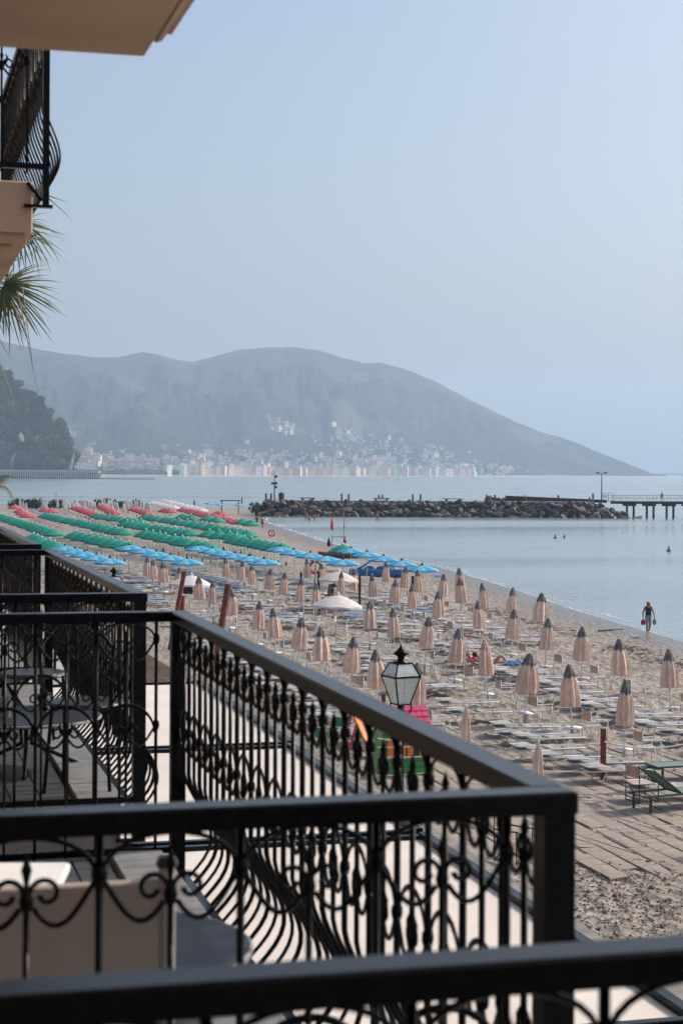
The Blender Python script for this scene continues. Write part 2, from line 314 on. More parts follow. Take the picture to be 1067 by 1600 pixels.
# foam along the waterline: thin irregular flakes
b = MB()
for i in range(150):
    s = rnd.uniform(70, 322)
    if MN.noise(Vector((s * .06, 3, 0))) < -.05: continue
    t = shore(s) + rnd.choice((.25, .35, 1.3, 3.0)) + rnd.gauss(0, .16); L_ = rnd.uniform(.3, 1.5) * (1 + s / 200); wd = rnd.uniform(.02, .08)
    dx = (shore(s + 2) - shore(s)) / 2; n = 7
    pts = [(t + dx * L_ * (k / n - .5) + wd * math.sin(math.pi * k / n) * sg + rnd.gauss(0, .02), s + L_ * (k / n - .5), .012 + .01 * (k % 2)) for sg in (-1, 1) for k in range(n + 1)]
    b.add(pts, [(k, k + 1, n + 2 + k, n + 1 + k) for k in range(n)])
for i in range(70):
    s = rnd.uniform(66, 318); L_ = rnd.uniform(2, 9) * (1 + s / 300); n = 18; wd = rnd.uniform(.03, .09) * (1 + s / 150); off = rnd.choice((.12, .2, .9)); vs = [[], []]
    for k in range(n + 1):
        ss = s + L_ * (k / n - .5); c = shore(ss) + off + .12 * MN.noise(Vector((ss * .9, 1, off))) + .3 * MN.noise(Vector((ss * .2, 4, off))); h = wd * math.sin(math.pi * k / n) * (.6 + .4 * MN.noise(Vector((ss * 3, 2, 2))))
        vs[0].append((c - h, ss, .014)); vs[1].append((c + h, ss, .016))
    b.add(vs[0] + vs[1], [(k, k + 1, n + 2 + k, n + 1 + k) for k in range(n)])
b.build('sea_foam', M['white_cloth'], kind='stuff')

SIL = [(-420, 500), (-200, 505), (-90, 515), (0, 527), (40, 537), (90, 546), (150, 554), (185, 554), (205, 549), (225, 545), (245, 549), (275, 557), (300, 561), (340, 551), (370, 542), (420, 538), (460, 537), (500, 543), (540, 556), (570, 563), (595, 562), (630, 572), (680, 592), (740, 625), (800, 655), (850, 675), (900, 690), (935, 706), (970, 720), (1000, 732), (1017, 739.6), (1040, 741)]
SH = [(-420, 2400), (-100, 2600), (100, 3000), (300, 3500), (600, 4200), (800, 4800), (1017, 5600), (1040, 5700)]
RG = [(-420, 4800), (0, 5600), (400, 6600), (600, 6400), (800, 6000), (900, 5850), (1017, 5640), (1040, 5720)]
def hill_pt(px, u):
    X, Y = unp(px, lerp_tab(SIL, px)); S0 = lerp_tab(SH, px); R0 = max(lerp_tab(RG, px), S0 + 30)
    hr = max(1.0, CAMZ - Y / FPX * R0)
    D = S0 + (R0 - S0) * u
    if u <= 1:
        z = hr * (.02 * min(1, u * 20) + .98 * max(0, u - .02) ** 1.25)
        q = Vector((px * .011, u * 2.6, 4)); sp = MN.fractal(q, .8, 2.1, 5)
        z *= 1 + .32 * sp * math.sin(math.pi * min(1, max(0, u))) ** 1.2
        z = min(z, hr * D / R0 * .985 + 1) if u < .97 else z
        z += (MN.noise(Vector((px * .035, u * 26, 1))) * 3 + MN.noise(Vector((px * .25, u * 60, 2))) * (3 if u > .9 else .8)) * min(1, hr / 120) * (1 if u > .12 else u / .12)
    else: z = hr * (1 - (u - 1) * 1.2)
    return X / FPX * D, D, max(z, -3 if u < .004 else 1.5 if u < 1 else -6)
PXS = [-420 + 6 * i for i in range(60)] + [-60 + 3 * i for i in range(368)]
US = [0, .004, .012, .03] + [.05 + .95 * i / 60 for i in range(61)] + [1.06, 1.2, 1.5]
b = MB(); b.add([gd(*hill_pt(p, u)) for u in US for p in PXS], [(j * len(PXS) + i, j * len(PXS) + i + 1, (j + 1) * len(PXS) + i + 1, (j + 1) * len(PXS) + i) for j in range(len(US) - 1) for i in range(len(PXS) - 1)])
b.build('mountain', hill_mat('wooded_mountain', (.008, .018, .016), (.045, .062, .045), .012, (.11, .11, .08)), smooth=True, kind='structure')
# faint low cape beyond the point
b = MB(); pts = [(980 + i * 8) for i in range(24)]; v = []
for p in pts:
    X, _ = unp(p, 740); h = 8 + 14 * max(0, MN.noise(Vector((p * .04, 2, 2))) + .35)
    for dd, z in ((0, -2), (120, h), (400, h * .8), (600, -2)): v.append(gd(X / FPX * 8600, 8600 + dd, z))
b.add(v, [(i * 4 + k, (i + 1) * 4 + k, (i + 1) * 4 + k + 1, i * 4 + k + 1) for i in range(23) for k in range(3)])
b.build('far_cape', hill_mat('distant_land', (.03, .045, .03), (.08, .09, .06), .012), smooth=True, kind='structure')

# wooded headland, about 1.9 km off on the left
HSIL = [(-420, 520), (-200, 545), (-60, 562), (0, 580), (14, 590), (30, 603), (48, 618), (62, 633), (76, 652), (90, 668), (100, 682), (108, 697), (114, 712), (119, 734)]
def head_pt(px, u):
    X, Y = unp(px, lerp_tab(HSIL, px)); S0 = 1905; R0 = S0 + 30 + max(0, (119 - px)) * 1.5
    hr = CAMZ - (Y + 4) / FPX * R0; D = S0 + (R0 - S0) * u; q = Vector((px * .05, u * 3, 0))
    z = 7 + (hr - 7) * min(1, max(0, u)) ** .8 + (MN.noise(q) * 7 + MN.noise(q * 3) * 3) * math.sin(math.pi * min(1, u)) if u <= 1 else hr - (u - 1) * 60
    if u <= 0: z = 7
    z = min(z, hr * 1.02) if u < 1 else z
    return X / FPX * D, D, z
hp = [-420 + 10 * i for i in range(36)] + [-60 + 3 * i for i in range(60)]; hu = [-.01] + [i / 24 for i in range(25)] + [1.3, 2.2]
b = MB(); b.add([gd(*head_pt(p, u)) for u in hu for p in hp], [(j * len(hp) + i, j * len(hp) + i + 1, (j + 1) * len(hp) + i + 1, (j + 1) * len(hp) + i) for j in range(len(hu) - 1) for i in range(len(hp) - 1)])
b.build('wooded_headland', hill_mat('headland_ground', (.022, .034, .018), (.09, .085, .05), .05, (.2, .165, .12)), smooth=True, kind='structure')

def haze_mat():
    m = bpy.data.materials.new('sea_haze'); m.use_nodes = True; n = m.node_tree; n.nodes.remove(n.nodes['Principled BSDF'])
    v = n.nodes.new('ShaderNodeVolumePrincipled'); v.inputs['Color'].default_value = (.61, .77, .975, 1); v.inputs['Density'].default_value = HAZE
    v.inputs['Anisotropy'].default_value = 0.1
    n.links.new(v.outputs[0], n.nodes['Material Output'].inputs['Volume']); return m
HAZE = 1.35e-4
MB().box(-12000, -12000, -9, 12000, 12000, 640).build('haze', haze_mat(), kind='stuff')
# ---------------------------------------------------------------- hotel: wall, balcony slabs, railings, canopies
IR = M['iron']
FZ = 6.45                                           # floor of our storey; rail top 1.05 above it
def spiral(c, r0, r1, a0, a1, n=12):
    return [(c[0] + (r0 + (r1 - r0) * i / n) * math.cos(a0 + (a1 - a0) * i / n), 0, c[1] + (r0 + (r1 - r0) * i / n) * math.sin(a0 + (a1 - a0) * i / n)) for i in range(n + 1)]
CELL = .256
# meshes shared by every railing: local x runs along the rail, z is up from the underside of the top rail
def motif_meshes():
    hw = CELL / 2; d = {}
    b = MB(); b.tube([(hw * .95 * math.cos(math.pi * i / 14), 0, -.075 + .07 * math.sin(math.pi * i / 14)) for i in range(15)], .005, 6); d['arch'] = b.mesh('arch', IR, True)
    for sg in (1, -1):
        b = MB(); p = spiral((.034, -.105), .030, .010, math.pi * 1.06, -math.pi * .95, 16)
        b.tube([(sg * x, 0, z) for x, y, z in [(.0, 0, -.132)] + p], [.0052] * 16 + [.0065] * 2, 6); d['scroll%d' % sg] = b.mesh('scroll', IR, True)
        b = MB(); b.tube([(sg * (hw - .004 - (hw - .016) * q), 0, -.082 - .092 * math.sin(math.pi * min(1, q * 1.0) * .74) ** 1.1 + .018 * q) for q in [i / 12 for i in range(13)]], .0055, 6); d['swag%d' % sg] = b.mesh('swag', IR, True)
    b = MB(); b.lathe([(.001, -.034), (.005, -.046), (.0100, -.062), (.007, -.073), (.0045, -.087), (.005, -.098), (.011, -.106), (.0135, -.117), (.011, -.129), (.006, -.138)], 8); d['spear_finial'] = b.mesh('spear_finial', IR, True)
    b = MB()
    for sg in (1, -1):
        b.tube([(sg * .004, 0, -.115), (sg * .02, 0, -.095), (sg * .028, 0, -.07), (sg * .019, 0, -.055)], [.006, .008, .006, .003], 6)
    d['leaf'] = b.mesh('leaf', IR, True)
    return d
MOT = motif_meshes()
def bar_path(z0, z1, belly):
    if not belly: return [(0, 0, z0), (0, 0, z1)]
    pts = [(0, 0, z0)]
    if z0 > -.62: pts += [(0, 0, -.62)]
    for i in range(1, 15):
        z = -.62 - (.48) * i / 14; q = i / 14
        pts.append((0, -(math.sin(math.pi * q ** 1.35) ** 1.15) * .10 + (.0 if q < .9 else 0), z))
    return pts
def bar_mesh(kind, belly):
    b = MB(); z1 = -1.02
    if kind == 'full': b.tube(bar_path(0, z1, belly), .0075, 8)
    else: b.tube(bar_path(-.125, z1, belly), .0062, 8)
    return b.mesh('baluster' if kind == 'full' else 'thin_baluster', IR, True)
BARS = {(k, bl): bar_mesh(k, bl) for k in ('full', 'thin') for bl in (0, 1)}
b = MB()
for r in (0,): b.lathe([(.007, -.053), (.014, -.063), (.0155, -.078), (.012, -.093), (.007, -.103)], 8)
KNOB = b.mesh('knob', IR, True)

def railing(label, x0, L, s0, s1, ztop, sides=('near', 'front', 'far'), group='wrought iron balcony railings', pw=.062, bk=1.2):
    if L > 1.1: L = 1.242
    t = thing('balcony_railing', label, 'railing', (L, (s0 if s0 > -1 else -1), ztop), 0, group)
    O = t.location.copy(); zt = ztop; rw, rh = pw + .012, .042
    def P_(name, me, x, y, z, rz=0, **k): return put(name, me, t, (x - O.x, y - O.y, z - O.z), (0, 0, rz), **k)
    segs = []
    # each: start, direction angle, length, belly
    if 'near' in sides: segs.append(((x0, s0), 0.0, L - x0, 0))
    if 'front' in sides: segs.append(((L, s1), -math.pi / 2, s1 - s0, 1))
    if 'far' in sides: segs.append(((x0, s1), 0.0, L - x0, 0))
    for (px, py), an, ln, bl in segs:
        dx, dy = math.cos(an), math.sin(an)
        b = MB(); e = rw / 2
        if bl: b.bbox(-e, -(ln) + e, -rh, e, -e, 0, .005); tr = b.mesh('top_rail', IR)
        else: b.bbox(0, -e, -rh, ln + e, e, 0, .005); tr = b.mesh('top_rail', IR)
        P_('top_rail', tr, px, py, zt)
        b = MB(); zb = -1.10 if bl else -1.04
        if bl: b.box(-.02, -ln + e, zb - .012, .02, -e, zb); P_('bottom_rail', b.mesh('bottom_rail', IR), px, py, zt)
        else: b.box(0, -.014, zb, ln - pw / 2, .014, zb + .028); P_('bottom_rail', b.mesh('bottom_rail', IR), px, py, zt)
        n = max(1, int(round((ln - pw) / CELL))); cw = (ln - pw) / n; sx = cw / CELL; start = pw / 2
        if not bl: cw = CELL; sx = 1; n = int(round((ln - .09) / cw)); start = ln - .095 - cw * n
        for i in range(n):
            c = start + cw * (i + .5)
            x, y = px + dx * c, py + dy * c; z = zt - rh
            rz = an + (math.pi if bl else 0) if not bl else an
            ra = an if not bl else -math.pi / 2 + math.pi
            P_('thin_baluster', BARS[('thin', bl)], x, y, z, ra, scale=(1, bk, 1))
            for zo in (0, -.37):
                P_('arch', MOT['arch'], x, y, z + zo + (.02 if zo else 0), ra, scale=(sx, 1, 1.7 if zo else 1))
                if zo == 0: P_('spear_finial', MOT['spear_finial'], x, y, z + zo, ra)
                for sg in (1, -1):
                    P_('scroll', MOT['scroll%d' % sg], x, y, z + zo, ra, scale=(.66 if bl else 1, 1, 1)); P_('swag', MOT['swag%d' % sg], x, y, z + zo, ra, scale=(sx, 1, 1))
                if zo:
                    P_('spear_finial', MOT['spear_finial'], x, y, z + zo - .0, ra); P_('leaf', MOT['leaf'], x, y, z + zo, ra)
            if i < n - 1 or not bl:
                x, y = px + dx * (c + cw / 2), py + dy * (c + cw / 2)
                P_('baluster', BARS[('full', bl)], x, y, z, ra, scale=(1, bk, 1))
                for zo in (0, -.37): P_('knob', KNOB, x, y, z + zo, ra)
    for sy in ([s0] if 'near' in sides else []) + ([s1] if 'far' in sides else []):
        b = MB(); h = pw / 2; b.box(-h, -h, -1.22, h, h, -rh - .0005); p = P_('post', b.mesh('post', IR), L, sy, zt)
        b = MB(); b.box(-.11, -.02, -1.235, .034, .02, -1.2205); b.tube([(-.09, 0, -1.11), (-.02, 0, -1.2)], .010, 6); put('bracket', b.mesh('bracket', IR), p)
    return t

def slab(label, L, s0, s1, ztop, m, tiles=False, th=.31, strip=False):
    t = thing('balcony_slab', label, 'balcony', (0, s0, ztop - th), 0, 'balcony slabs of the hotel')
    ln = s1 - s0; b = MB()
    b.bbox(-.08, 0, .05, L, ln, th, .008, 0); b.box(-.08, .035, .0, L - .035, ln - .035, .0495, 0)
    b.build('concrete_slab', m, t)
    b = MB(); i = .10                                      # sunk soffit panel: a raised border moulding below
    for q in ((i, i, L - i, i + .05), (i, ln - i - .05, L - i, ln - i), (L - i - .05, i + .05, L - i, ln - i - .05)): b.bbox(q[0], q[1], -.018, q[2], q[3], -.0005, .004)
    b.build('soffit_moulding', m, t)
    if tiles:
        nx, ny = 6, int(ln / .2); me = None; tw = (L - .26) / nx; tl = (ln - .02) / ny
        b = MB(); b.bbox(-tw / 2 + .004, -tl / 2 + .004, 0, tw / 2 - .004, tl / 2 - .004, .012, .002); me = b.mesh('tile', M['tile'])
        for a in range(nx):
            for c in range(ny): put('tile', me, t, (.03 + tw * (a + .5), .01 + tl * (c + .5), th - .001 + rnd.uniform(0, .0015)))
        MB().bbox(L - .215, 0, th + .0005, L + .012, ln, th + .03, .006).build('coping', M['coping2'], t)
    return t
RT = FZ + 1.05
A1 = railing('black wrought iron railing of the nearest balcony, crossing the bottom of the view', 0.0, 1.28, -1.6, 2.07, RT, ('front', 'far'))
A2 = railing('black wrought iron railing of the middle balcony with its bare post beside the sand', 0.0, 1.28, 3.13, 7.5, RT)
A3 = railing('black wrought iron railing of the next balcony, behind the middle one', 0.0, 1.28, 8.68, 13.54, RT)
A4 = railing('black wrought iron railing of the farthest balcony, at the left edge', 0.0, 1.28, 14.62, 19.3, RT)
slab('tiled balcony floor of the nearest balcony, below the bottom railing', 1.16, -1.7, 2.05, FZ, M['slab_edge'], True)
slab('grey tiled balcony floor behind the beige chair back', 1.16, 3.15, 7.48, FZ, M['slab_edge'], True)
slab('grey tiled balcony floor with a dark table and stone coping', 1.16, 8.7, 13.5, FZ, M['slab_edge'], True)
slab('balcony floor of the farthest balcony at the left edge', 1.16, 14.65, 19.3, FZ, M['slab_edge'], True)
# storey above
UZ = 8.1 + 1.47
pb = GD(72, 305, 8.9); UL = pb.x; US0 = pb.y; pt_ = UZ + 1.10
railing('black wrought iron railing with bellied bars on the upper balcony', 0.0, UL, US0, US0 + 3.25, pt_, pw=.033, bk=.85)
ue = GD(52, 330, 8.9)
slab('salmon stucco balcony slab carrying the bellied railing, at the left edge', ue.x, ue.y, ue.y + 3.3, UZ, M['stucco'])
ne = GD(225, 88, 4.88)
t = thing('balcony_slab', 'brown shaded soffit of the balcony overhead in the upper left corner', 'balcony', (0, -3, ne.z), 0, 'balcony slabs of the hotel')
ln = ne.y + 3
MB().bbox(-.08, 0, 0, ne.x, ln, .31, .006).build('concrete_slab', M['stucco'], t)
b = MB(); x1 = GD(268, 70, 4.76); l2 = x1.y + 3
prof = [(ne.x + .001, .02), (ne.x + .012, .005), (ne.x + .03, .012), (ne.x + .04, .03), (x1.x - .03, .035), (x1.x, .03), (x1.x, .31), (ne.x + .001, .31)]
n = len(prof); b.add([(x, y, z) for y in (0, l2) for x, z in prof], [(i, (i + 1) % n, n + (i + 1) % n, n + i) for i in range(n)] + [tuple(range(n - 1, -1, -1)), tuple(range(n, 2 * n))])
b.build('edge_moulding', M['stucco'], t)
# hotel wall behind the balconies
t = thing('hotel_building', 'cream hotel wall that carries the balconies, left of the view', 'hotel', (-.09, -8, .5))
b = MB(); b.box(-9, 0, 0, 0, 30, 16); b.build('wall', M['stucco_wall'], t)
for s0 in (3.9, 9.8, 15.6, -1.0):
    for zf in (FZ, UZ):
        o = MB(); o.box(.001, s0 + 8, zf - .5, .03, s0 + 9.6, zf + 1.75); d = o.build('door', M['dark_post'], t)
        g = MB()
        for k in (0, 1): g.box(.031, s0 + 8.1 + .73 * k, zf - .3, .036, s0 + 8.7 + .73 * k, zf + 1.65)
        g.build('pane', M['glass'], d)
# ground floor canopies in front of the hotel
CZ = 8.1 - 3.5
SB = [3.2, 10.3, 16.39, 22.14, 28.98]; TX = [4.9, 4.98, 5.0, 5.06, 5.4]
cl = ['cream canvas canopy nearest below the railings', 'cream canvas canopy, second bay below the railings', 'cream canvas canopy, third bay below the railings', 'cream canvas canopy farthest along, beside the wicker roof']
for i in range(4):
    a, c = SB[i], SB[i + 1]; xa = 5.04 if i < 3 else 5.1
    t = thing('awning_canopy', cl[i], 'canopy', (0, a, 1.2), 0, 'cream canopies below the balconies')
    h = CZ - 1.2; ln = c - a - (.16 if i < 3 else 0)
    b = MB(); nx, ny = 10, 12
    b.add([(xa * u / nx - .0, ln * v / ny, h - .03 - .035 * math.sin(math.pi * v / ny) * math.sin(math.pi * u / nx) + .004 * math.sin(u * 3.1 + i)) for v in range(ny + 1) for u in range(nx + 1)],
          [(v * (nx + 1) + u, v * (nx + 1) + u + 1, (v + 1) * (nx + 1) + u + 1, (v + 1) * (nx + 1) + u) for v in range(ny) for u in range(nx)])
    b.build('canvas_roof', M['canvas'], t, smooth=True)
    MB().bbox(xa, 0, h - .09, xa + .10, ln, h + .03, .006).build('front_beam', M['iron'], t)
    MB().bbox(0, -.001, h - .09, xa - .001, .085, h + .012, .006).build('side_beam', M['iron'], t)
    MB().bbox(0, ln - .085, h - .09, xa - .001, ln + .001, h + .012, .006).build('side_beam', M['iron'], t)
    MB().bbox(xa + .102, 0, h - .12, xa + .30, ln + .16, h - .03, .01).build('gutter', M['gutter'], t)
    for y in (.05, ln - .11): MB().box(xa + .02, y, 0, xa + .08, y + .06, h - .0905).build('post', M['iron_light'], t)
MB().box(-.08, -8, -.5, 7.6, 300, 1.2).build('promenade', M['concrete'], kind='structure')
# lean-to wicker roof and lit table top beyond the farthest canopy
t = thing('wicker_hut', 'dark wicker roofed hut beyond the farthest canopy', 'hut', G(250, 1066, 3.6) + Vector((0, 2.6, -2.4)))
MB().add([(-1.6, -1.2, 2.2), (1.0, -1.2, 2.2), (1.0, 1.4, 2.2), (-1.6, 1.4, 2.2), (-.3, .1, 3.0)], [(0, 1, 4), (1, 2, 4), (2, 3, 4), (3, 0, 4)]).build('thatched_roof', M['trunk'], t)
for x in (-1.3, .7):
    for y in (-.9, 1.1): MB().box(x, y, 0, x + .1, y + .1, 2.3).build('post', M['dark_post'], t)

# balcony furniture
def fabric_back_chair(label, loc, rz, mb, frame):
    t = thing('balcony_chair', label, 'chair', loc, rz, 'chairs on the balconies')
    b = MB(); b.bbox(-.255, -.012, .44, .255, .012, .862, .004); b.build('backrest', mb, t)
    for sx in (-1, 1):
        MB().tube([(sx * .27, 0, 0), (sx * .27, 0, .885)], .017, 8).build('back_post', frame, t)
        MB().tube([(sx * .27, .46, 0), (sx * .27, .46, .64)], .015, 8).build('leg', frame, t)
        MB().bbox(sx * .27 - .025, -.0, .642, sx * .27 + .025, .5, .665, .004).build('armrest', frame, t)
        MB().lathe([(.019, .885), (.022, .892), (.016, .905), (.001, .91)], 10, (sx * .27, 0, 0)).build('cap', M['iron_light'], t)
    MB().bbox(-.25, .03, .43, .25, .47, .45, .006).build('seat', mb, t); return t
M['chair_back'] = mat('taupe_canvas', (.42, .355, .30), .9, amt=.06, scale=9, bump=.2, bscale=200)
M['pale_back'] = mat('pale_cushion', (.72, .69, .66), .9, amt=.04, scale=8)
p = GD(132, 1345, 3.5)
fabric_back_chair('beige fabric backed chair at the middle balcony railing', (p.x - .135, 3.32, FZ + .012), 0, M['chair_back'], M['coping'])
q = GD(104, 1364, 4.5)
t = thing('side_table', 'low white square table half hidden behind the beige chair', 'table', (q.x - .34, q.y + .05, FZ + .012), R(-12)); hh = q.z - FZ - .012
MB().bbox(-.34, -.15, hh - .02, .34, .15, hh, .006).build('table_top', M['pale_back'], t)
for sx in (-1, 1):
    for sy in (-1, 1): MB().box(sx * .29 - .018, sy * .12 - .018, 0, sx * .29 + .018, sy * .12 + .018, hh - .0305).build('leg', M['iron_light'], t)
def round_table(label, loc, h, r):
    t = thing('balcony_table', label, 'table', loc, 0, 'round tables on the balconies')
    MB().lathe([(.001, h - .02), (r - .01, h - .02), (r, h - .01), (r, h), (r - .012, h + .004), (.001, h + .004)], 40).build('table_top', mat('dark_slate', (.010, .013, .018), .5, amt=.2, scale=12, bump=.1), t)
    MB().tube([(r * math.cos(a) * 1.004, r * math.sin(a) * 1.004, h - .008) for a in [2 * math.pi * i / 40 for i in range(40)]], .008, 6, closed=True).build('rim', M['grey_alu'], t)
    for k in range(3):
        a = 2 * math.pi * k / 3 + .4; MB().tube([(.04 * math.cos(a), .04 * math.sin(a), h - .02), (.03 * math.cos(a), .03 * math.sin(a), h * .5), (r * .8 * math.cos(a), r * .8 * math.sin(a), 0.01)], .012, 6).build('leg', IR, t)
    return t
p = GD(155, 1478, 3.95); round_table('dark round table with a pale rim beside the beige chair', (p.x, p.y, FZ + .012), p.z - FZ - .012, .34)
p = GD(42, 1118, 9.6); round_table('dark round table with glasses on the next balcony', (p.x, p.y, FZ + .012), p.z - FZ - .012, .40)
tz = p.z
for k, (dx, dy) in enumerate(((-.12, -.1), (.1, .05))):
    g = MB(); g.lathe([(.03, 0), (.036, .11), (.033, .11), (.027, .006), (.001, .006)], 12); tag(g.build('drinking_glass', M['glass'], loc=(p.x + dx, p.y + dy, tz + .006)), ['clear glass on the left of the dark round table', 'clear glass on the right of the dark round table'][k], 'glass')
def iron_chair(label, loc, rz):
    t = thing('balcony_chair', label, 'chair', loc, rz, 'chairs on the balconies')
    MB().lathe([(.001, .43), (.19, .43), (.2, .44), (.19, .455), (.001, .45)], 20).build('seat', M['iron_light'], t)
    for sx in (-1, 1):
        MB().tube([(sx * .15, -.15, 0), (sx * .14, -.13, .44)], .01, 6).build('leg', IR, t); MB().tube([(sx * .17, .17, 0), (sx * .14, .13, .44)], .01, 6).build('leg', IR, t)
    b = MB(); b.tube([(-.17, .16, .42), (-.19, .2, .75), (-.1, .215, .86), (0, .22, .885), (.1, .215, .86), (.19, .2, .75), (.17, .16, .42)], .011, 6); b.build('back_frame', IR, t)
    MB().tube([(0, .16, .45), (0, .215, .87)], .008, 6).build('back_bar', IR, t); return t
iron_chair('black iron chair left of the round table on the next balcony', (p.x + .25, p.y - .62, FZ + .012), R(160))
iron_chair('black iron chair beyond the round table on the next balcony', (p.x + .1, p.y + .75, FZ + .012), R(10))
# ---------------------------------------------------------------- beach furniture
def pleat(n, ph, amp):
    return lambda t, z: 1 + amp * math.cos(n * t + ph) * min(1, max(0.25, (2.1 - z) / .6)) + .06 * math.cos(2 * t + ph * 1.7) + .05 * math.cos(5 * t + ph * .6)
def closed_parasol_proto(cloth, tipc, ph, n=9, rb=.245, zb=.98, h=2.15, table=True, tw=1.0):
    fn = pleat(n, ph, .27); rb *= tw; NS = n * 4
    prof = [(rb * .93, zb), (rb, zb + .02), (rb * .97, zb + .3), (rb * .86, zb + .62), (rb * .66, h - .37), (rb * .44, h - .17), (rb * .2, h - .03), (.012, h)]
    b = MB(); k = len(prof)
    b.lathe(prof[:5] + [(rb * .55, h - .26)], NS, fn=fn); b.m = [1 if (j % 4 == 3 and (j // 4) % 3 != 1) else 0 for j in range(len(b.f))]; can = b.mesh('canopy', [cloth, M['pale_cloth'] if cloth is M['beige_cloth'] else cloth], False)
    b = MB(); q = [(rb * .66, h - .35), (rb * .62, h - .31), (rb * .47, h - .17), (rb * .23, h - .03), (.016, h + .012)]
    vs = []; 
    for i, (r, z) in enumerate(q):
        for j in range(NS):
            t = 2 * math.pi * j / NS; rr = r * fn(t, z) * 1.03; zz = z + (.055 * math.cos(n * t + ph) + .03 * math.cos(3 * t + ph) if i == 0 else 0)
            vs.append((rr * math.cos(t), rr * math.sin(t), zz))
    b.add(vs, [(i * NS + j, i * NS + (j + 1) % NS, (i + 1) * NS + (j + 1) % NS, (i + 1) * NS + j) for i in range(len(q) - 1) for j in range(NS)] + [tuple(range((len(q) - 1) * NS, len(q) * NS))])
    tip = b.mesh('canopy_tip', tipc, False)
    pole = MB().tube([(0, 0, -.25), (0, 0, h + .03)], .021, 8).mesh('pole', M['white'], True)
    tab = None
    if table:
        b = MB(); b.lathe([(.035, .02), (.06, .05), (.05, .33), (.27, .365), (.28, .38), (.275, .395), (.04, .39), (.03, .44)], 20); tab = b.mesh('table', M['white_plastic'], True)
    return [('pole', pole), ('canopy', can), ('canopy_tip', tip)] + ([('table', tab)] if tab else [])
def inst(name, parts, label, cat, loc, rz, group, tilt=0, scale=1):
    t = thing(name, label, cat, loc, rz, group); t.rotation_euler = (tilt * math.cos(rz * 3), tilt * math.sin(rz * 5), rz)
    if scale != 1: t.scale = (scale,) * 3
    for n, me in parts: put(n, me, t)
    return t
CP = [closed_parasol_proto(M['beige_cloth'], M['tip_cloth'], ph, n, tw=w_) for ph, n, w_ in ((0, 8, 1), (1.3, 7, 1.06), (2.6, 9, .93), (4.1, 8, 1.1))]
TIPS = [(229.5,870),(242,874),(257,878),(276,886),(314.5,900.5),(333.7,907),(359.4,920),(356.8,871),(375.4,876),(395.3,881),(418.8,888),(440.7,893.7),(466.8,903),(481.3,872.6),(504.4,880),(493.8,910.6),(531,893),(555,889.5),(585,897),(602.6,877),(629.3,884.5),(614.4,905.5),(656.7,889.5),(647.8,912.5),(688.3,896),(720.9,887),(722.6,902.6),(684.9,923.7),(757.5,910.4),(796,917.4),(401.9,939),(432.8,949.5),(464.6,964.7),(503.7,979.7),(545.5,994.7),(590.5,1014.5),(577.7,938.8),(617,949.8),(662.5,963.4),(709.3,981.4),(762.8,998.3),(820,1020),(751.5,938),(797.8,951.6),(850.5,965.6),(842,926.3),(908,979.6),(973.4,997.6),(1047.7,1014.6),(894.6,1038),(974.4,1063)]
PAR = []
for px, py in TIPS:
    p = G(px, py, 2.75); row = 0 if p.x < 17 else 1 if p.x < 22 else 2 if p.x < 27 else 3 if p.x < 31 else 4
    PAR.append([row, p, (px, py)])
for s_, t_ in ((45.6, 23.3), (38.6, 19.0), (41.8, 23.6), (47.4, 14.6)): PAR.append([1 if t_ < 22 and t_ > 17 else 2 if t_ > 22 else 0, Vector((t_, s_, 2.75)), None])   # just outside the frame or behind the rail
ROWN = ['row nearest the hotel', 'second row from the hotel', 'middle row', 'row second from the sea', 'row nearest the sea']
ROWS = ['row nearest hotel', 'second row from hotel', 'middle row', 'row second from sea', 'row nearest sea']
PLACES = []
for row in range(5):
    lst = sorted([q for q in PAR if q[0] == row], key=lambda q: q[1].y)
    for i, (r, p, px) in enumerate(lst):
        z = sand_base(p.x, p.y) - .02
        lab = 'closed beige parasol with a grey tip, %s %s from the front' % (ROWN[row], od(i))
        par = CP[rnd.randrange(4)]
        if px == (762.8, 998.3):
            par = closed_parasol_proto(M['beige_cloth'], M['chair_cloth'], .4, 8, tw=1.0); lab = 'closed beige parasol without a grey tip, beside the sunbather'
        inst('closed_parasol', par, lab, 'parasol', (p.x, p.y, z), rnd.uniform(0, 6.28), 'closed beige parasols on the beach', R(3.5), (2.77 - z) / 2.165).scale.xy = [(2.77 - z) / 2.165 * rnd.uniform(.78, 1.04)] * 2
        PLACES.append((p.x, p.y, z, row, i))

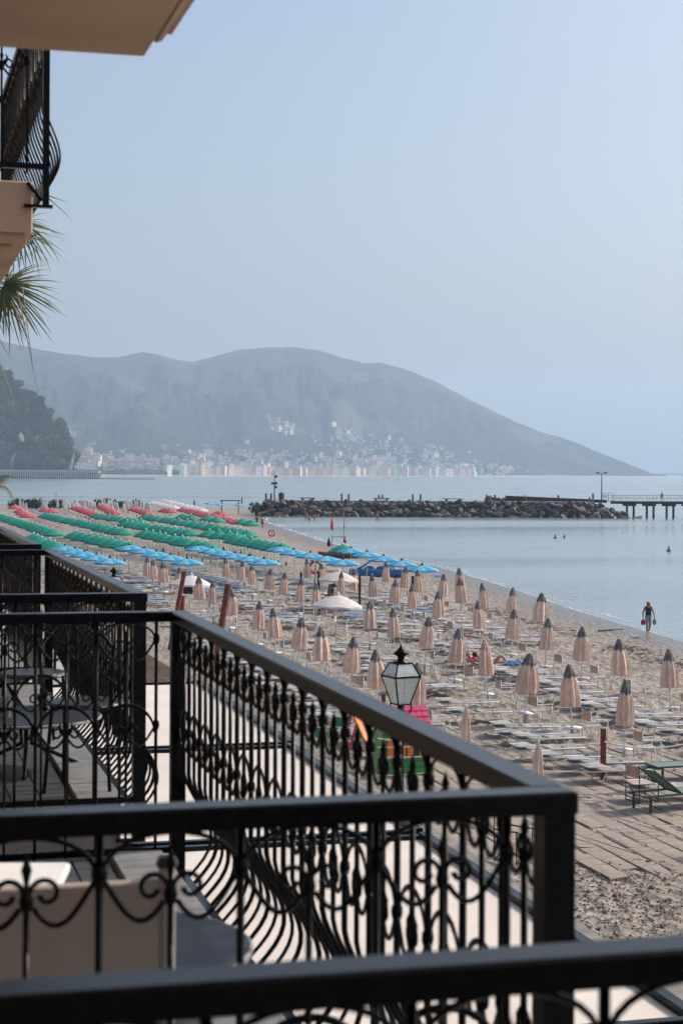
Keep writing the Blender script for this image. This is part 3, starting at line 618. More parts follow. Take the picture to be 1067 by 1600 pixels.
def lounger_parts(fab, frame=None, shade=True):
    frame = frame or M['white']; out = []
    b = MB(); b.tube([(-.94, -.31, .32), (.94, -.31, .32), (.95, -.28, .32), (.95, .28, .32), (.94, .31, .32), (-.94, .31, .32), (-.95, .28, .32), (-.95, -.28, .32)], .017, 6, closed=True)
    out.append(('frame', b.mesh('frame', frame, True)))
    for x, dx in ((-.5, -.17), (.52, .13)):
        b = MB(); b.tube([(x + dx, -.30, 0), (x, -.285, .31), (x, .285, .31), (x + dx, .30, 0)], .015, 6); out.append(('leg_frame', b.mesh('leg_frame', frame, True)))
        
    def cloth(x0, x1, sag, z0, hw=.285, nx=6, ny=4):
        b = MB(); n = ny + 1; th = .008
        for tz in (0, -th):
            b.add([(x0 + (x1 - x0) * i / nx, -hw + 2 * hw * j / ny, z0 + tz - sag * math.sin(math.pi * i / nx) ** .8 * math.sin(math.pi * j / ny)) for i in range(nx + 1) for j in range(n)],
                  [(i * n + j, (i + 1) * n + j, (i + 1) * n + j + 1, i * n + j + 1) for i in range(nx) for j in range(ny)])
        return b
    out.append(('backrest_sling', cloth(-.93, -.20, .02, .338).mesh('backrest_sling', fab, True)))
    out.append(('seat_sling', cloth(-.05, .93, .085, .336).mesh('seat_sling', fab, True)))
    if shade:
        b = cloth(-.97, -.45, -.02, .43, .29); out.append(('sunshade', b.mesh('sunshade', fab, True)))
        b = MB(); b.tube([(-.40, -.30, .33), (-.45, -.30, .425), (-.98, -.30, .425), (-.98, .30, .425), (-.45, .30, .425), (-.40, .30, .33)], .012, 6); out.append(('sunshade_frame', b.mesh('sunshade_frame', frame, True)))
    return out
LG = lounger_parts(M['sling']); LB = lounger_parts(M['blue_sling'], shade=True); LGR = lounger_parts(M['green_sling'], shade=False); LR = lounger_parts(M['red_sling'], shade=False)
def chair_parts(fab, frame):
    out = []
    for sy in (-1, 1):
        b = MB(); b.tube([(-.27, sy * .27, 0), (-.27, sy * .27, .86)], .013, 6); out.append(('back_post', b.mesh('back_post', frame, True)))
        b = MB(); b.tube([(.25, sy * .27, 0), (.25, sy * .27, .61)], .013, 6); out.append(('front_leg', b.mesh('front_leg', frame, True)))
        b = MB(); b.bbox(-.29, sy * .27 - .022, .61, .29, sy * .27 + .022, .632, .004); out.append(('armrest', b.mesh('armrest', frame)))
        b = MB(); b.tube([(.25 * sy, -.26, .03), (.25 * sy, .26, .43)], .011, 6); out.append(('cross_brace', b.mesh('cross_brace', frame, True)))
    for x in (-.25, .25):
        b = MB(); b.tube([(x, -.27, .02), (x, .27, .02)], .011, 6); out.append(('foot_bar', b.mesh('foot_bar', frame, True)))
    b = MB(); b.add([(x, y, .44 - .035 * (1 - (y / .25) ** 2) + dz) for dz in (0, -.008) for x in (-.24, .24) for y in (-.25, -.12, 0, .12, .25)], [(5 * q + i, 5 * q + i + 1, 5 * q + 5 + i + 1, 5 * q + 5 + i) for q in (0, 2) for i in range(4)])
    out.append(('seat', b.mesh('seat', M['sling'] if frame is M['white'] else fab, True)))
    b = MB(); b.add([(-.275 - .03 * (1 - (y / .27) ** 2) + dx, y, z) for dx in (0, .008) for z in (.58, .84) for y in (-.27, -.13, 0, .13, .27)], [(5 * q + i, 5 * q + i + 1, 5 * q + 5 + i + 1, 5 * q + 5 + i) for q in (0, 2) for i in range(4)])
    out.append(('backrest', b.mesh('backrest', fab, True)))
    return out
CH = chair_parts(M['chair_cloth'], M['white']); CHG = chair_parts(M['green_sling'], M['white']); CHD = chair_parts(M['chair_cloth'], M['iron_light']); CHR = chair_parts(M['red_sling'], M['red'])
for x, y, z, row, i in PLACES:
    far = y > 84
    fab = LG if not (far and rnd.random() < .45) else LB
    nm = 'grey' if fab is LG else 'blue'
    for k, dy in enumerate((-1.28, -.5, .95)):
        if rnd.random() < .1: continue
        q = (x - 1.3 + rnd.gauss(0, .2), y + dy + rnd.gauss(0, .09)); zz = sand_base(*q) + .0
        inst('sun_lounger', fab, '%s sun lounger, %s of those beside closed parasol %s, %s' % (nm, ('nearest', 'middle', 'farthest')[k], od(i), ROWS[row]), 'sun lounger', (q[0], q[1], zz), rnd.gauss(0, .07), 'sun loungers under the beige parasols')
    q = (x + .62 + rnd.gauss(0, .08), y - .1 + rnd.gauss(0, .1))
    inst('director_chair', CH, 'white folding chair with salmon back beside closed parasol %s, %s' % (od(i), ROWS[row]), 'chair', (q[0], q[1], sand_base(*q)), rnd.gauss(0, .12), 'white folding beach chairs')

# open parasols
def open_parasol(c1, c2, r, rise, ztop, n=8, val=.0, finial=M['white'], scallop=.05):
    out = [('pole', MB().tube([(0, 0, -.25), (0, 0, ztop + .05)], .022, 8).mesh('pole', M['white'], True))]
    b = MB(); rings = [(0.03, ztop), (r * .3, ztop - rise * .20), (r * .65, ztop - rise * .56), (r, ztop - rise)]
    sub = 4; NS = n * sub; vs = []
    for ri, (rr, z) in enumerate(rings):
        for j in range(NS):
            t = 2 * math.pi * j / NS; u = (j % sub) / sub; bow = math.sin(math.pi * u)
            f = 1 - .05 * bow * (ri / 3); vs.append((rr * f * math.cos(t), rr * f * math.sin(t), z - .035 * bow * (ri / 3) * -1 - (.0)))
    if val:
        for j in range(NS):
            t = 2 * math.pi * j / NS; u = (j % sub) / sub; bow = math.sin(math.pi * u); f = 1 - .05 * bow
            vs.append((r * 1.0 * f * math.cos(t), r * 1.0 * f * math.sin(t), ztop - rise - val + scallop * bow * .5))
    NR = len(rings) + (1 if val else 0)
    for i in range(NR - 1):
        for j in range(NS): b.add([], []); b.f.append((i * NS + j, i * NS + (j + 1) % NS, (i + 1) * NS + (j + 1) % NS, (i + 1) * NS + j)); b.m.append((j // sub) % 2 if i < 3 else ((j // sub) % 2))
    b.v = vs; out.append(('canopy', b.mesh('canopy', [c1, c2], False)))
    b = MB()
    for k in range(n):
        t = 2 * math.pi * k / n; b.tube([(0.02 * math.cos(t), 0.02 * math.sin(t), ztop - .04), (r * .97 * math.cos(t), r * .97 * math.sin(t), ztop - rise - .012)], .006, 4)
    b.lathe([(.03, ztop - rise * 1.3), (.035, ztop - rise * 1.2), (.03, ztop - .02)], 8); out.append(('ribs', b.mesh('ribs', M['white'], False)))
    b = MB(); b.lathe([(.07, ztop - .01), (.09, ztop + .04), (.05, ztop + .10), (.001, ztop + .18)], 8); out.append(('finial', b.mesh('finial', finial, True)))
    return out
OG = [open_parasol(M['green'], M['green'], 1.15, .52, 2.25, val=.13), open_parasol(M['green'], M['green'], 1.1, .56, 2.25, val=.14)]
OB = [open_parasol(M['blue'], M['sky_white'], 1.05, .30, 2.12, val=.09, finial=M['dark_post'], n=8)]
ORD_ = [open_parasol(M['red'], M['red'], 1.1, .48, 2.15, val=.16)]
OW = [open_parasol(M['white_cloth'], M['white_cloth'], 1.22, .52, 2.2, val=.09, n=8)]
def row_open(a, bb, n, protos, lab, group, zc=2.55, chairs=None, loung=None, ch_n=99, name='open_parasol', red=False):
    A, B = G(*a, zc), G(*bb, zc)
    for i in range(n):
        f = i / max(1, n - 1); p = A.lerp(B, f) + Vector((rnd.gauss(0, .06), rnd.gauss(0, .06), 0)); z = sand_base(p.x, p.y) - .01
        back = n - 1 - i
        inst(name, protos[i % len(protos)], lab % od(back), 'parasol', (p.x, p.y, z), rnd.uniform(-.12, .12), group, R(1.6))
        if loung:
            for k, (fab, nm) in enumerate(loung):
                q = (p.x - 1.25, p.y - .8 + .75 * k); inst('sun_lounger', fab, ('%s lounger %s ' % (nm, ('before', 'behind')[k]) + lab % od(back)).replace(' from the front', '').replace('parasol, ', 'parasol '), 'sun lounger', (*q, sand_base(*q)), rnd.gauss(0, .04), group.replace('parasols', 'loungers'))
        if chairs and back < ch_n:
            q = (p.x + .6, p.y - .15); inst('director_chair', chairs, ('folding chair by ' + lab % od(back)).replace(' from the front', '').replace('parasol, ', 'parasol '), 'chair', (*q, sand_base(*q)), rnd.gauss(0, .1), group.replace('parasols', 'chairs'))
GL = [(LGR, 'green')]
gp = 'open green parasols'
GR = [((1, 806), (84, 831), 13, 'leftmost green row'), ((72.5, 804.6), (192, 830), 15, 'second green row'), ((120.6, 835), (202, 852.6), 8, 'green row before the blue parasols'),
      ((153, 805), (221, 815), 8, 'third green row, back part'), ((199, 817.5), (296, 831.5), 11, 'third green row, front part'), ((229, 833), (323, 852), 9, 'fourth green row'), ((230, 806.5), (330, 822), 10, 'fifth green row, back part'),
      ((333, 823), (389, 833), 6, 'fifth green row, front part'), ((328, 833), (372, 838), 4, 'sixth green row, back part'), ((372, 842), (441, 855), 7, 'sixth green row, front part'), ((326, 808.5), (338, 810.5), 2, 'seaward pair of green parasols'), ((380, 812), (391, 813.5), 2, 'green pair nearest the breakwater'), ((287, 806), (297, 807.5), 2, 'small green pair beyond the rows'), ((52, 839), (86, 852), 5, 'green row at the railing')]
for a, bb, n, ln_ in GR:
    big = bb[1] > 825
    row_open(a, bb, n, OG, 'green parasol, %s from the front in the ' + ln_, gp, chairs=CHG if big else None, loung=None, ch_n=7)
BL = [((101, 857), (172, 877), 5, 'leftmost blue row'), ((206, 856), (291, 878), 5, 'second blue row'), ((312, 857), (412, 878), 6, 'third blue row'), ((438, 858.5), (537, 879), 5, 'fourth blue row'), ((549, 858), (658, 883), 5, 'blue row at the water')]
for a, bb, n, ln_ in BL:
    row_open(a, bb, n, OB, 'blue and white parasol, %s from the front in the ' + ln_, 'open blue parasols', zc=2.5, loung=[(LB, 'blue'), (LB, 'blue')] if n != 5 or 'water' not in ln_ else None)
RD = [((24, 791), (24.1, 791.1), 1, 'red parasol left of the hedge, %s'), ((33, 797), (42, 804), 3, 'red parasol left of the walkway, %s from the front'), ((72, 795), (82, 797), 2, 'red parasol in the pair before the hedge, %s from the front'), ((119, 792), (149, 802), 6, 'red parasol in the row by the pale parasols, %s from the front'),
      ((160, 790), (180, 800), 5, 'red parasol in the second red row, %s from the front'), ((211, 794), (231, 800), 4, 'red parasol in the third red row, %s from the front'), ((258, 796), (266, 797), 2, 'red parasol below the white canopies, %s from the front'), ((288, 795), (328, 804), 8, 'red parasol in the long red row, %s from the front'), ((303, 799), (372, 812), 9, 'red parasol in the seaward red row, %s from the front'), ((340, 799), (346, 800), 2, 'red parasol near the shrubs, %s from the front')]
for a, bb, n, ln_ in RD: row_open(a, bb, n, ORD_, ln_, 'open red parasols', zc=2.5, loung=[(LR, 'red')] if n > 7 else None, chairs=CHR if n > 3 else None)
for a, bb, n, fab, cn, ln_ in (((57, 809), (84, 823), 11, LR, 'red', 'between the two left green rows'), ((64, 808), (92, 822), 11, LR, 'red', 'just before the second green row'), ((52, 796), (70, 804), 7, LB, 'blue', 'right of the first red parasols'), ((94, 795), (112, 803), 7, LB, 'blue', 'left of the pale closed ranks'), ((153, 812), (186, 822), 10, LR, 'red', 'under the third green row')):
    A, B = G(*a, .9), G(*bb, .9)
    for i in range(n):
        q = A.lerp(B, i / (n - 1)); inst('sun_lounger', fab, '%s flat lounger %s, %s from the left' % (cn, ln_, od(i)), 'sun lounger', (q.x + rnd.gauss(0, .1), q.y, sand_base(q.x, q.y)), rnd.gauss(0, .05), 'flat loungers at the far end of the beach', 0, 1.15)
for a, bb, n, ln_ in (((240, 786), (272, 793), 6, 'white parasol in the short white row, %s from the front'), ((257, 783), (314, 796), 10, 'white parasol in the long white row, %s from the front')): row_open(a, bb, n, OW, ln_, 'open white parasols', zc=2.4)
for px, py, sc_, lab in ((297, 899, 1.0, 'white open parasol with a dark backpack hanging on its pole'), (527, 893, .95, 'white open parasol above the shirtless man'), (525, 930, 1.15, 'large white open parasol nearest the front, by the yellow towels')):
    p = G(px, py, 2.65); z = sand_base(p.x, p.y); inst('open_parasol', OW[0], lab, 'parasol', (p.x, p.y, z - .01), .25, 'large white parasols', R(2), (2.68 - z) / 2.2)
for px, py in ((372, 786), (325, 785.5), (341, 786), (398, 785)):
    p = G(px, py, 2.5); inst('open_parasol', OB[0], {372: 'blue parasol left of the green bush', 325: 'blue parasol at the rocks, left one', 341: 'blue parasol at the rocks, middle one', 398: 'blue and white tilted parasol in front of the bush'}[px], 'parasol', (p.x, p.y, sand_base(p.x, p.y)), .3, 'blue parasols by the rocks', R(9))
# pale closed parasols in ranks at the far end of the beach
CW = [closed_parasol_proto(M['white_cloth'], M['white_cloth'], 0, 6, table=False, zb=.7, rb=.24), closed_parasol_proto(M['white_cloth'], M['white_cloth'], 2, 6, table=False, zb=.6, rb=.27)]
wl = [((30, 781), (40, 787), 4, 'cluster left of the hedge'), ((64, 779), (76, 785), 5, 'cluster in the gap of the hedge'), ((98, 780), (117, 788), 9, 'rank behind the red row'), ((129, 780), (158, 787), 12, 'rank right of the seated pair'), ((163, 781), (194, 789), 14, 'rank before the right hedge'), ((197, 781.5), (236, 786), 14, 'rank left of the white canopies')]
for a, bb, n, ln_ in wl:
    A, B = G(*a, 2.6), G(*bb, 2.6)
    for i in range(n):
        p = A.lerp(B, i / (n - 1)) + Vector((rnd.gauss(0, .4), rnd.gauss(0, .5), 0))
        inst('closed_parasol', CW[i % 2], 'closed pale parasol, %s from the left in the %s' % (od(i), ln_), 'parasol', (p.x, p.y, sand_base(p.x, p.y)), rnd.uniform(0, 6), 'closed pale parasols', R(2.5))
# slim tied parasols by the playhouse
SL = closed_parasol_proto(M['beige_cloth'], M['beige_cloth'], 1, 6, rb=.13, zb=.75, h=2.2, table=False)
for (px, py), lab in (((726, 1107), 'slim beige parasol tied with a strap, behind the middle railing'), ((838, 1163), 'slim beige parasol with rounded top, just above the railing corner')):
    p = G(px, py, 2.75); inst('closed_parasol', SL, lab, 'parasol', (p.x, p.y, sand_base(p.x, p.y)), .4, 'slim tied parasols', R(1))
# ---------------------------------------------------------------- breakwater, jetty, pier
def rock_mesh(seed, m=None, sub=2):
    bm = bmesh.new(); bmesh.ops.create_icosphere(bm, subdivisions=sub, radius=1); r = random.Random(seed)
    pl = [(Vector((r.gauss(0, 1), r.gauss(0, 1), r.gauss(0, 1))).normalized(), r.uniform(.38, .8)) for _ in range(15)]
    for v in bm.verts:
        for n_, d in pl:
            k = v.co.dot(n_)
            if k > d: v.co -= n_ * (k - d)
        v.co.x *= 1.25; v.co.z *= .8
    me = bpy.data.meshes.new('boulder'); bm.to_mesh(me); bm.free(); me.materials.append(m or M['rock']); return me
RK = [rock_mesh(i) for i in range(10)]
bw = thing('breakwater', 'long breakwater of dark boulders across the bay', 'breakwater', gd(15, 328, 0))
def put_rock(gx, D, z, s, par=bw):
    p = gd(gx, D, z); o = put('boulder', RK[rnd.randrange(10)], par, p - par.location, (rnd.uniform(-.5, .5), rnd.uniform(-.5, .5), rnd.uniform(0, 6.28)), (s * rnd.uniform(.85, 1.25), s * rnd.uniform(.8, 1.1), s * rnd.uniform(.7, 1.0))); return o
for rowi, (z, D, s0) in enumerate(((.05, 325.2, 1.15), (.75, 326.0, 1.1), (1.45, 326.9, 1.05), (2.15, 327.8, 1.0), (2.75, 328.6, .75))):
    gx = -15.2 + rowi * .4
    while gx < 55.5 - rowi * 2.2:
        taper = min(1, (56 - gx) / 9)
        if z <= 2.9 * taper + .1: put_rock(gx, D + rnd.gauss(0, .25), z - .1 + rnd.gauss(0, .14), s0 * rnd.uniform(.75, 1.25))
        gx += rnd.uniform(1.15, 1.75)
b = MB()                                            # unseen core and the back slope
for a, c in ((-14.8, 48),):
    b.add([gd(x, D, z) - bw.location for x in (a, c) for D, z in ((326.6, -1.5), (328.9, 2.55), (332.5, 2.55), (337, -1.5))], [(0, 1, 5, 4), (1, 2, 6, 5), (2, 3, 7, 6), (0, 3, 2, 1), (4, 5, 6, 7)])
b.build('core', M['rock'], bw)
b = MB(); pts = [gd(x, D, z) - bw.location for x in (-14.6, 47.5) for D, z in ((329.2, 2.4), (329.2, 2.92), (332.4, 2.92), (332.4, 2.4))]
b.add(pts, [(0, 1, 5, 4), (1, 2, 6, 5), (2, 3, 7, 6), (3, 0, 4, 7), (0, 3, 2, 1), (4, 5, 6, 7)]); b.build('path', M['concrete'], bw)
def gx_at(px, D): return (px - CX) / FPX * D
def yaw_thing(*a, **k): return thing(*a, rotz=-YAW, **k)
jw = yaw_thing('jetty_wall', 'dark sloping jetty wall on the breakwater top', 'wall', gd(gx_at(790, 334), 334, 2.7))
L_ = gx_at(948, 334) - gx_at(790, 334); b = MB()
b.add([(0, 0, 0), (L_, 0, 0), (L_, 1.5, 0), (0, 1.5, 0), (0, 0, 1.25), (L_, 0, .55), (L_, 1.5, .55), (0, 1.5, 1.25)], [(0, 3, 2, 1), (4, 5, 6, 7), (0, 1, 5, 4), (1, 2, 6, 5), (2, 3, 7, 6), (3, 0, 4, 7)]); b.build('wall', M['dark_post'], jw)
for i in range(12): put('boulder', RK[i % 10], jw, (-3.6 + i * .32, .4 + rnd.uniform(-.3, .3), .25 + rnd.uniform(0, .35)), (rnd.random(), rnd.random(), rnd.random() * 6), rnd.uniform(.35, .75))
t = yaw_thing('beach_shelter', 'low dark flat roofed shelter where the beach meets the breakwater', 'shelter', gd(gx_at(360, 334), 334, .45))
MB().bbox(-1.9, -.8, 2.2, 1.9, .8, 2.36, .02).build('roof', M['dark_post'], t)
for sx in (-1, 1):
    for sy in (-.6, .6): MB().tube([(sx * 1.6, sy, -.3), (sx * 1.6, sy, 2.199)], .07, 6).build('post', M['dark_post'], t)
bn = ['stone bench on the breakwater near the bin', 'stone bench on the breakwater with a person sitting', 'stone bench on the breakwater right of the sitting person', 'stone bench on the breakwater by the beach']
for px, lab, wd in ((481, bn[0], 3.0), (596, bn[1], 3.2), (708, bn[2], 4.0)):
    t = yaw_thing('stone_bench', lab, 'bench', gd(gx_at(px, 331), 331, 2.92), group='stone benches on the breakwater')
    MB().bbox(-wd / 2, -.35, .34, wd / 2, .35, .48, .03).build('seat', M['dark_post'], t)
    for sx in (-1, 1): MB().box(sx * wd * .32 - .2, -.25, 0, sx * wd * .32 + .2, .25, .339).build('leg', M['dark_post'], t)
for i, px in enumerate((416, 424, 534, 545, 645, 657, 760, 773, 872)):
    b = MB(); b.lathe([(.17, 0), (.17, 1.15), (.14, 1.25), (.001, 1.3)], 10)
    tag(b.build('bollard', M['dark_post'], loc=gd(gx_at(px, 330.5), 330.5, 2.92)), 'dark post on the breakwater path, %s from the left' % od(i), 'post', 'dark posts along the breakwater path')
t = yaw_thing('rubbish_bin', 'dark rounded bin on the breakwater near its beach end', 'bin', gd(gx_at(440, 331), 331, 2.92))
MB().lathe([(.5, 0), (.55, .9), (.5, 1.2)], 12).build('body', M['dark_post'], t); MB().lathe([(.52, 1.201), (.4, 1.4), (.001, 1.5)], 12).build('lid', M['dark_post'], t)
def mast(lab, px, ytop, D, z0, heads):
    p = GD(px, ytop, D); t = yaw_thing('lamp_mast', lab, 'lamp post', (p.x, p.y, z0)); h = p.z - z0
    MB().tube([(0, 0, 0), (0, 0, h)], [.13, .07], 8).build('pole', M['iron_light'], t)
    if heads == 2:
        MB().box(-.7, -.05, h - .05, .7, .05, h + .03).build('crossbar', M['iron_light'], t)
        for sx in (-1, 1): MB().bbox(sx * .75 - .3, -.2, h + .031, sx * .75 + .3, .2, h + .25, .03).build('floodlight', M['iron_light'], t)
    else:
        for k, (zz, sx) in enumerate(((h - .2, -.25), (h - .6, .25), (h - 1.9, -.28), (h - 1.9, .28), (h - 2.6, .25))): MB().bbox(sx - .28, -.2, zz - .22, sx + .28, .2, zz + .22, .04).build('floodlight', M['white'] if k == 0 else M['iron_light'], t)
mast('tall lamp mast with two heads where breakwater meets pier', 939.5, 740, 331, 2.9, 2)
mast('lamp mast with clustered floodlights on the breakwater near the beach', 429, 739.5, 331, 2.9, 5)
t = yaw_thing('arched_frame', 'thin arched pipe frame on the breakwater near the jetty wall', 'frame', gd(gx_at(812, 335), 335, 3.6))
MB().tube([(-.5, 0, 0), (-.5, 0, 1.3), (-.3, 0, 1.65), (0, 0, 1.75), (.3, 0, 1.65), (.5, 0, 1.3), (.5, 0, 0)], .035, 6).build('pipe', M['grey_alu'], t)
# pier
pz = 3.15; pd = 329; pr = yaw_thing('pier', 'long pier on paired piles at the right edge', 'pier', gd(gx_at(957, pd), pd, 0)); PLEN = 62
MB().box(0, 0, pz - .55, PLEN, 3.2, pz - .12).build('deck_beam', M['dark_post'], pr)
for i in range(int(PLEN / .5)):
    if i == 0: bd = MB().bbox(0, -.12, pz - .119, .485, 3.3, pz, .01).mesh('deck_board', M['concrete'])
    if i < 80: put('deck_board', bd, pr, (i * .5, 0, 0))
MB().box(40.01, -.12, pz - .119, PLEN, 3.3, pz).build('deck_end', M['concrete'], pr)
for i in range(15):
    x = 2.6 + i * 3.72 + (0 if i else 0)
    c = MB().box(x - .25, -.3, pz - .95, x + 1.75, 3.4, pz - .551).build('crosshead', M['dark_post'], pr)
    for dx in (.12, 1.38):
        MB().tube([(x + dx, .35, -2.5), (x + dx, .35, pz - .951)], .22, 8).build('pile', M['dark_post'], pr)
for y, nm in ((0, 'near'), (3.15, 'far')):
    for zz in (.55, 1.05): MB().tube([(.4, y, pz + zz), (PLEN, y, pz + zz)], .03, 6).build('handrail', M['grey_alu'], pr)
    pm = MB().box(-.03, -.03, 0, .03, .03, 1.05).mesh('rail_post', M['grey_alu'])
    for i in range(46): put('rail_post', pm, pr, (.4 + i * 1.3, y, pz))
gt = yaw_thing('pier_gate', 'metal gate frame at the breakwater end of the pier', 'gate', gd(gx_at(950, 330.4), 330.4, 2.9))
for x in (-1.0, 0, 1.0): MB().tube([(x, 0, 0), (x, 0, 1.75)], .045, 6).build('post', M['iron_light'], gt)
for zz in (.3, .8, 1.25, 1.7): MB().tube([(-1, 0, zz), (1, 0, zz)], .025, 6).build('bar', M['iron_light'], gt)
MB().box(-.75, -.06, .9, -.3, -.03, 1.4).build('notice_board', M['white'], gt)

# ---------------------------------------------------------------- bushes, hedge, trees
def leaf_cloud(n, rad, size, r, shape=lambda p: 1, flat=.6):
    b = MB()
    for _ in range(n):
        d = Vector((r.gauss(0, 1), r.gauss(0, 1), r.gauss(0, 1))).normalized() * (r.random() ** .35)
        c = Vector((d.x * rad[0], d.y * rad[1], d.z * rad[2]))
        u = Vector((r.gauss(0, 1), r.gauss(0, 1), r.gauss(0, .6))).normalized(); v_ = u.cross(Vector((r.gauss(0, 1), r.gauss(0, 1), r.gauss(0, 1)))).normalized(); s = size * r.uniform(.6, 1.4)
        b.add([c - u * s, c + v_ * s * flat, c + u * s, c - v_ * s * flat], [(0, 1, 2, 3)])
    return b
def bush_mesh(seed, lumps, n, size, m):
    r = random.Random(seed); b = MB()
    for cx, cy_, cz, rx, ry, rz in lumps:
        q = leaf_cloud(n, (rx, ry, rz), size, r); q.xf(Matrix.Translation((cx, cy_, cz))); b.add(q.v, q.f)
    return b.mesh('foliage', m)
HD = [bush_mesh(i, [(rnd.uniform(-.9, .9), rnd.uniform(-.5, .5), .55 + rnd.uniform(-.1, .2), .7, .6, .6) for _ in range(5)], 70, .16, M['hedge']) for i in range(3)]
def bush(lab, px, py, D, sx, sz, group='shrubs at the end of the beach'):
    p = GD(px, py, D); z = sand_base(p.x, p.y); t = yaw_thing('shrub', lab, 'shrub', (p.x, p.y, max(z, .3)), group=group)
    put('foliage', HD[rnd.randrange(3)], t, None, None, (sx, 1.6, sz)); MB().tube([(0, 0, -.2), (0.1, 0, .7)], .08, 5).build('stem', M['trunk'], t)
for i, px in enumerate((24, 34, 47, 58)): bush('dark green shrub left of the pale parasols, %s from the left' % od(i), px, 790, 350, 1.1, 1.7)
for i, px in enumerate((82, 92)): bush('dark shrub behind the standing couple, %s from the left' % od(i), px, 790, 352, 1.0, 1.5)
for i, px in enumerate((154, 164, 172)): bush('dark shrub behind the ranks of pale parasols, %s from the left' % od(i), px, 788, 355, 1.0, 1.7)
for i, px in enumerate((192, 202, 212)): bush('low shrub before the water, left of white canopies, %s from the left' % od(i), px, 788, 355, 1.0, 1.4)
bush('round green bush at the root of the breakwater', 400, 793, 326, 1.5, 2.0); bush('green bush right of the blue parasol at the breakwater', 412, 792, 327, 1.3, 1.8); bush('small bush under the bin on the rocks', 440, 790, 326.5, .7, 1.1)

PN = []
for i in range(6):
    r = random.Random(40 + i); lumps = [(r.uniform(-2.4, 2.4), r.uniform(-2.2, 2.2), 5.0 + r.uniform(-1.8, 2.2), r.uniform(1.3, 2.3), r.uniform(1.3, 2.2), r.uniform(1.0, 1.8)) for _ in range(7)]
    cr = bush_mesh(70 + i, lumps, 85, .55, M['pine']); cr.name = 'crown'
    tr = MB(); tr.tube([(0, 0, -2), (.15, 0, 2), (.1, .1, 5)], [.35, .25, .15], 6)
    for k in range(3): a = k * 2.1; tr.tube([(.13, .03, 2.6 + k * .5), (1.4 * math.cos(a), 1.4 * math.sin(a), 4.6 + k * .3)], [.14, .06], 5)
    PN.append((cr, tr.mesh('trunk', M['trunk'], True)))
cnt = 0
bands = ['top', 'upper slope', 'middle slope', 'lower slope', 'foot']
tb = {k: 0 for k in bands}
cells = []
for u in [.02, .1, .2, .3, .41, .52, .63, .74, .84, .93, 1.0]:
    for px in [-8 + 7.6 * i for i in range(17)]:
        x = px + rnd.uniform(-2.6, 2.6)
        if x > 118 or (u < .5 and x > 95 and rnd.random() < .45): continue
        cells.append((x, min(1.0, u + rnd.uniform(-.03, .03))))
cells.sort(key=lambda c: c[0])
for x, u in cells:
    gx, D, z = head_pt(x, u)
    if u < .35 and MN.noise(Vector((x * .07, u * 5, 9))) > .12: continue       # bare rock shows here
    k = bands[min(4, int((1 - u) * 5))]; s = rnd.uniform(1.1, 2.3) * (1.1 if u < .9 else .75)
    i = rnd.randrange(6)
    t = thing('pine_tree', 'dark pine on the headland %s, %s from the left' % (k, od(tb[k])), 'tree', gd(gx, D, z - 1), rnd.uniform(0, 6), 'pines on the wooded headland'); t.scale = (s, s, s * rnd.uniform(.8, 1.2)); tb[k] += 1
    put('crown', PN[i][0], t); put('trunk', PN[i][1], t)
def outcrop(seed):
    r = random.Random(seed); b = MB(); n = 9; out = [(math.cos(2 * math.pi * i / n) * r.uniform(.55, 1.1), math.sin(2 * math.pi * i / n) * r.uniform(.6, 1.1)) for i in range(n)]; out = [(x * (1 - .42 * (z + .6)), z) for x, z in out]
    rings = [(0, 1.0), (-.25, .8), (-.38, .45)]; b.v = [(x * k + r.gauss(0, .07), y + r.gauss(0, .08), z * k + r.gauss(0, .07)) for y, k in [(1.0, 1.05)] + rings for x, z in out] + [(0, -.45, 0)]
    b.f = [(q * n + i, q * n + (i + 1) % n, q * n + n + (i + 1) % n, q * n + n + i) for q in range(3) for i in range(n)] + [(3 * n + i, 3 * n + (i + 1) % n, 4 * n) for i in range(n)]; b.m = [0] * len(b.f)
    return b.mesh('rock_face', M['cliff'])
CL = [outcrop(i) for i in range(4)]
for i, (px, py, w_, h_) in enumerate(((31, 683, 8, 14), (18, 722, 7, 22), (111, 722, 8, 28))):
    p = GD(px, py, 1898 - 3); k = 1898 / FPX
    tag(put('rock_outcrop', CL[i % 4], None, p + Vector((SA, CA, 0)) * 4, (0, rnd.uniform(-.3, .3), -YAW + rnd.uniform(-.3, .3)), (w_ * k * .5, 9, h_ * k * .62)), 'pale bare rock face on the wooded headland, %s' % ('at its middle left', 'low by the left road', 'at the seaward point', 'below the upper pines', 'small and high up', 'ledge near the point', 'at the left edge', 'small one at mid slope')[i], 'rock', 'rock faces of the headland')
# coast road on columns below the headland
rd = yaw_thing('coast_road', 'pale coast road on columns below the wooded headland', 'viaduct', gd(gx_at(-60, 1880), 1880, -1)); k = 1880 / FPX; LN = 215 * k
MB().box(0, 0, 8.0, LN, 14, 9.4).build('deck', M['coping'], rd); MB().box(0, -.6, 9.401, LN, 0, 10.6).build('parapet', M['coping'], rd)
MB().box(0, 6, 0, LN, 14, 7.99).build('back_wall', M['dark_post'], rd)
pm = MB().box(0, 0, 0, 1.3, 1.5, 7.999).mesh('column', M['coping'])
for i in range(62): put('column', pm, rd, (1 + i * LN / 62, .2, 0))
MB().box(-2, -6, 0, LN + 60, 0, 2.0).build('rock_footing', M['cliff'], rd)

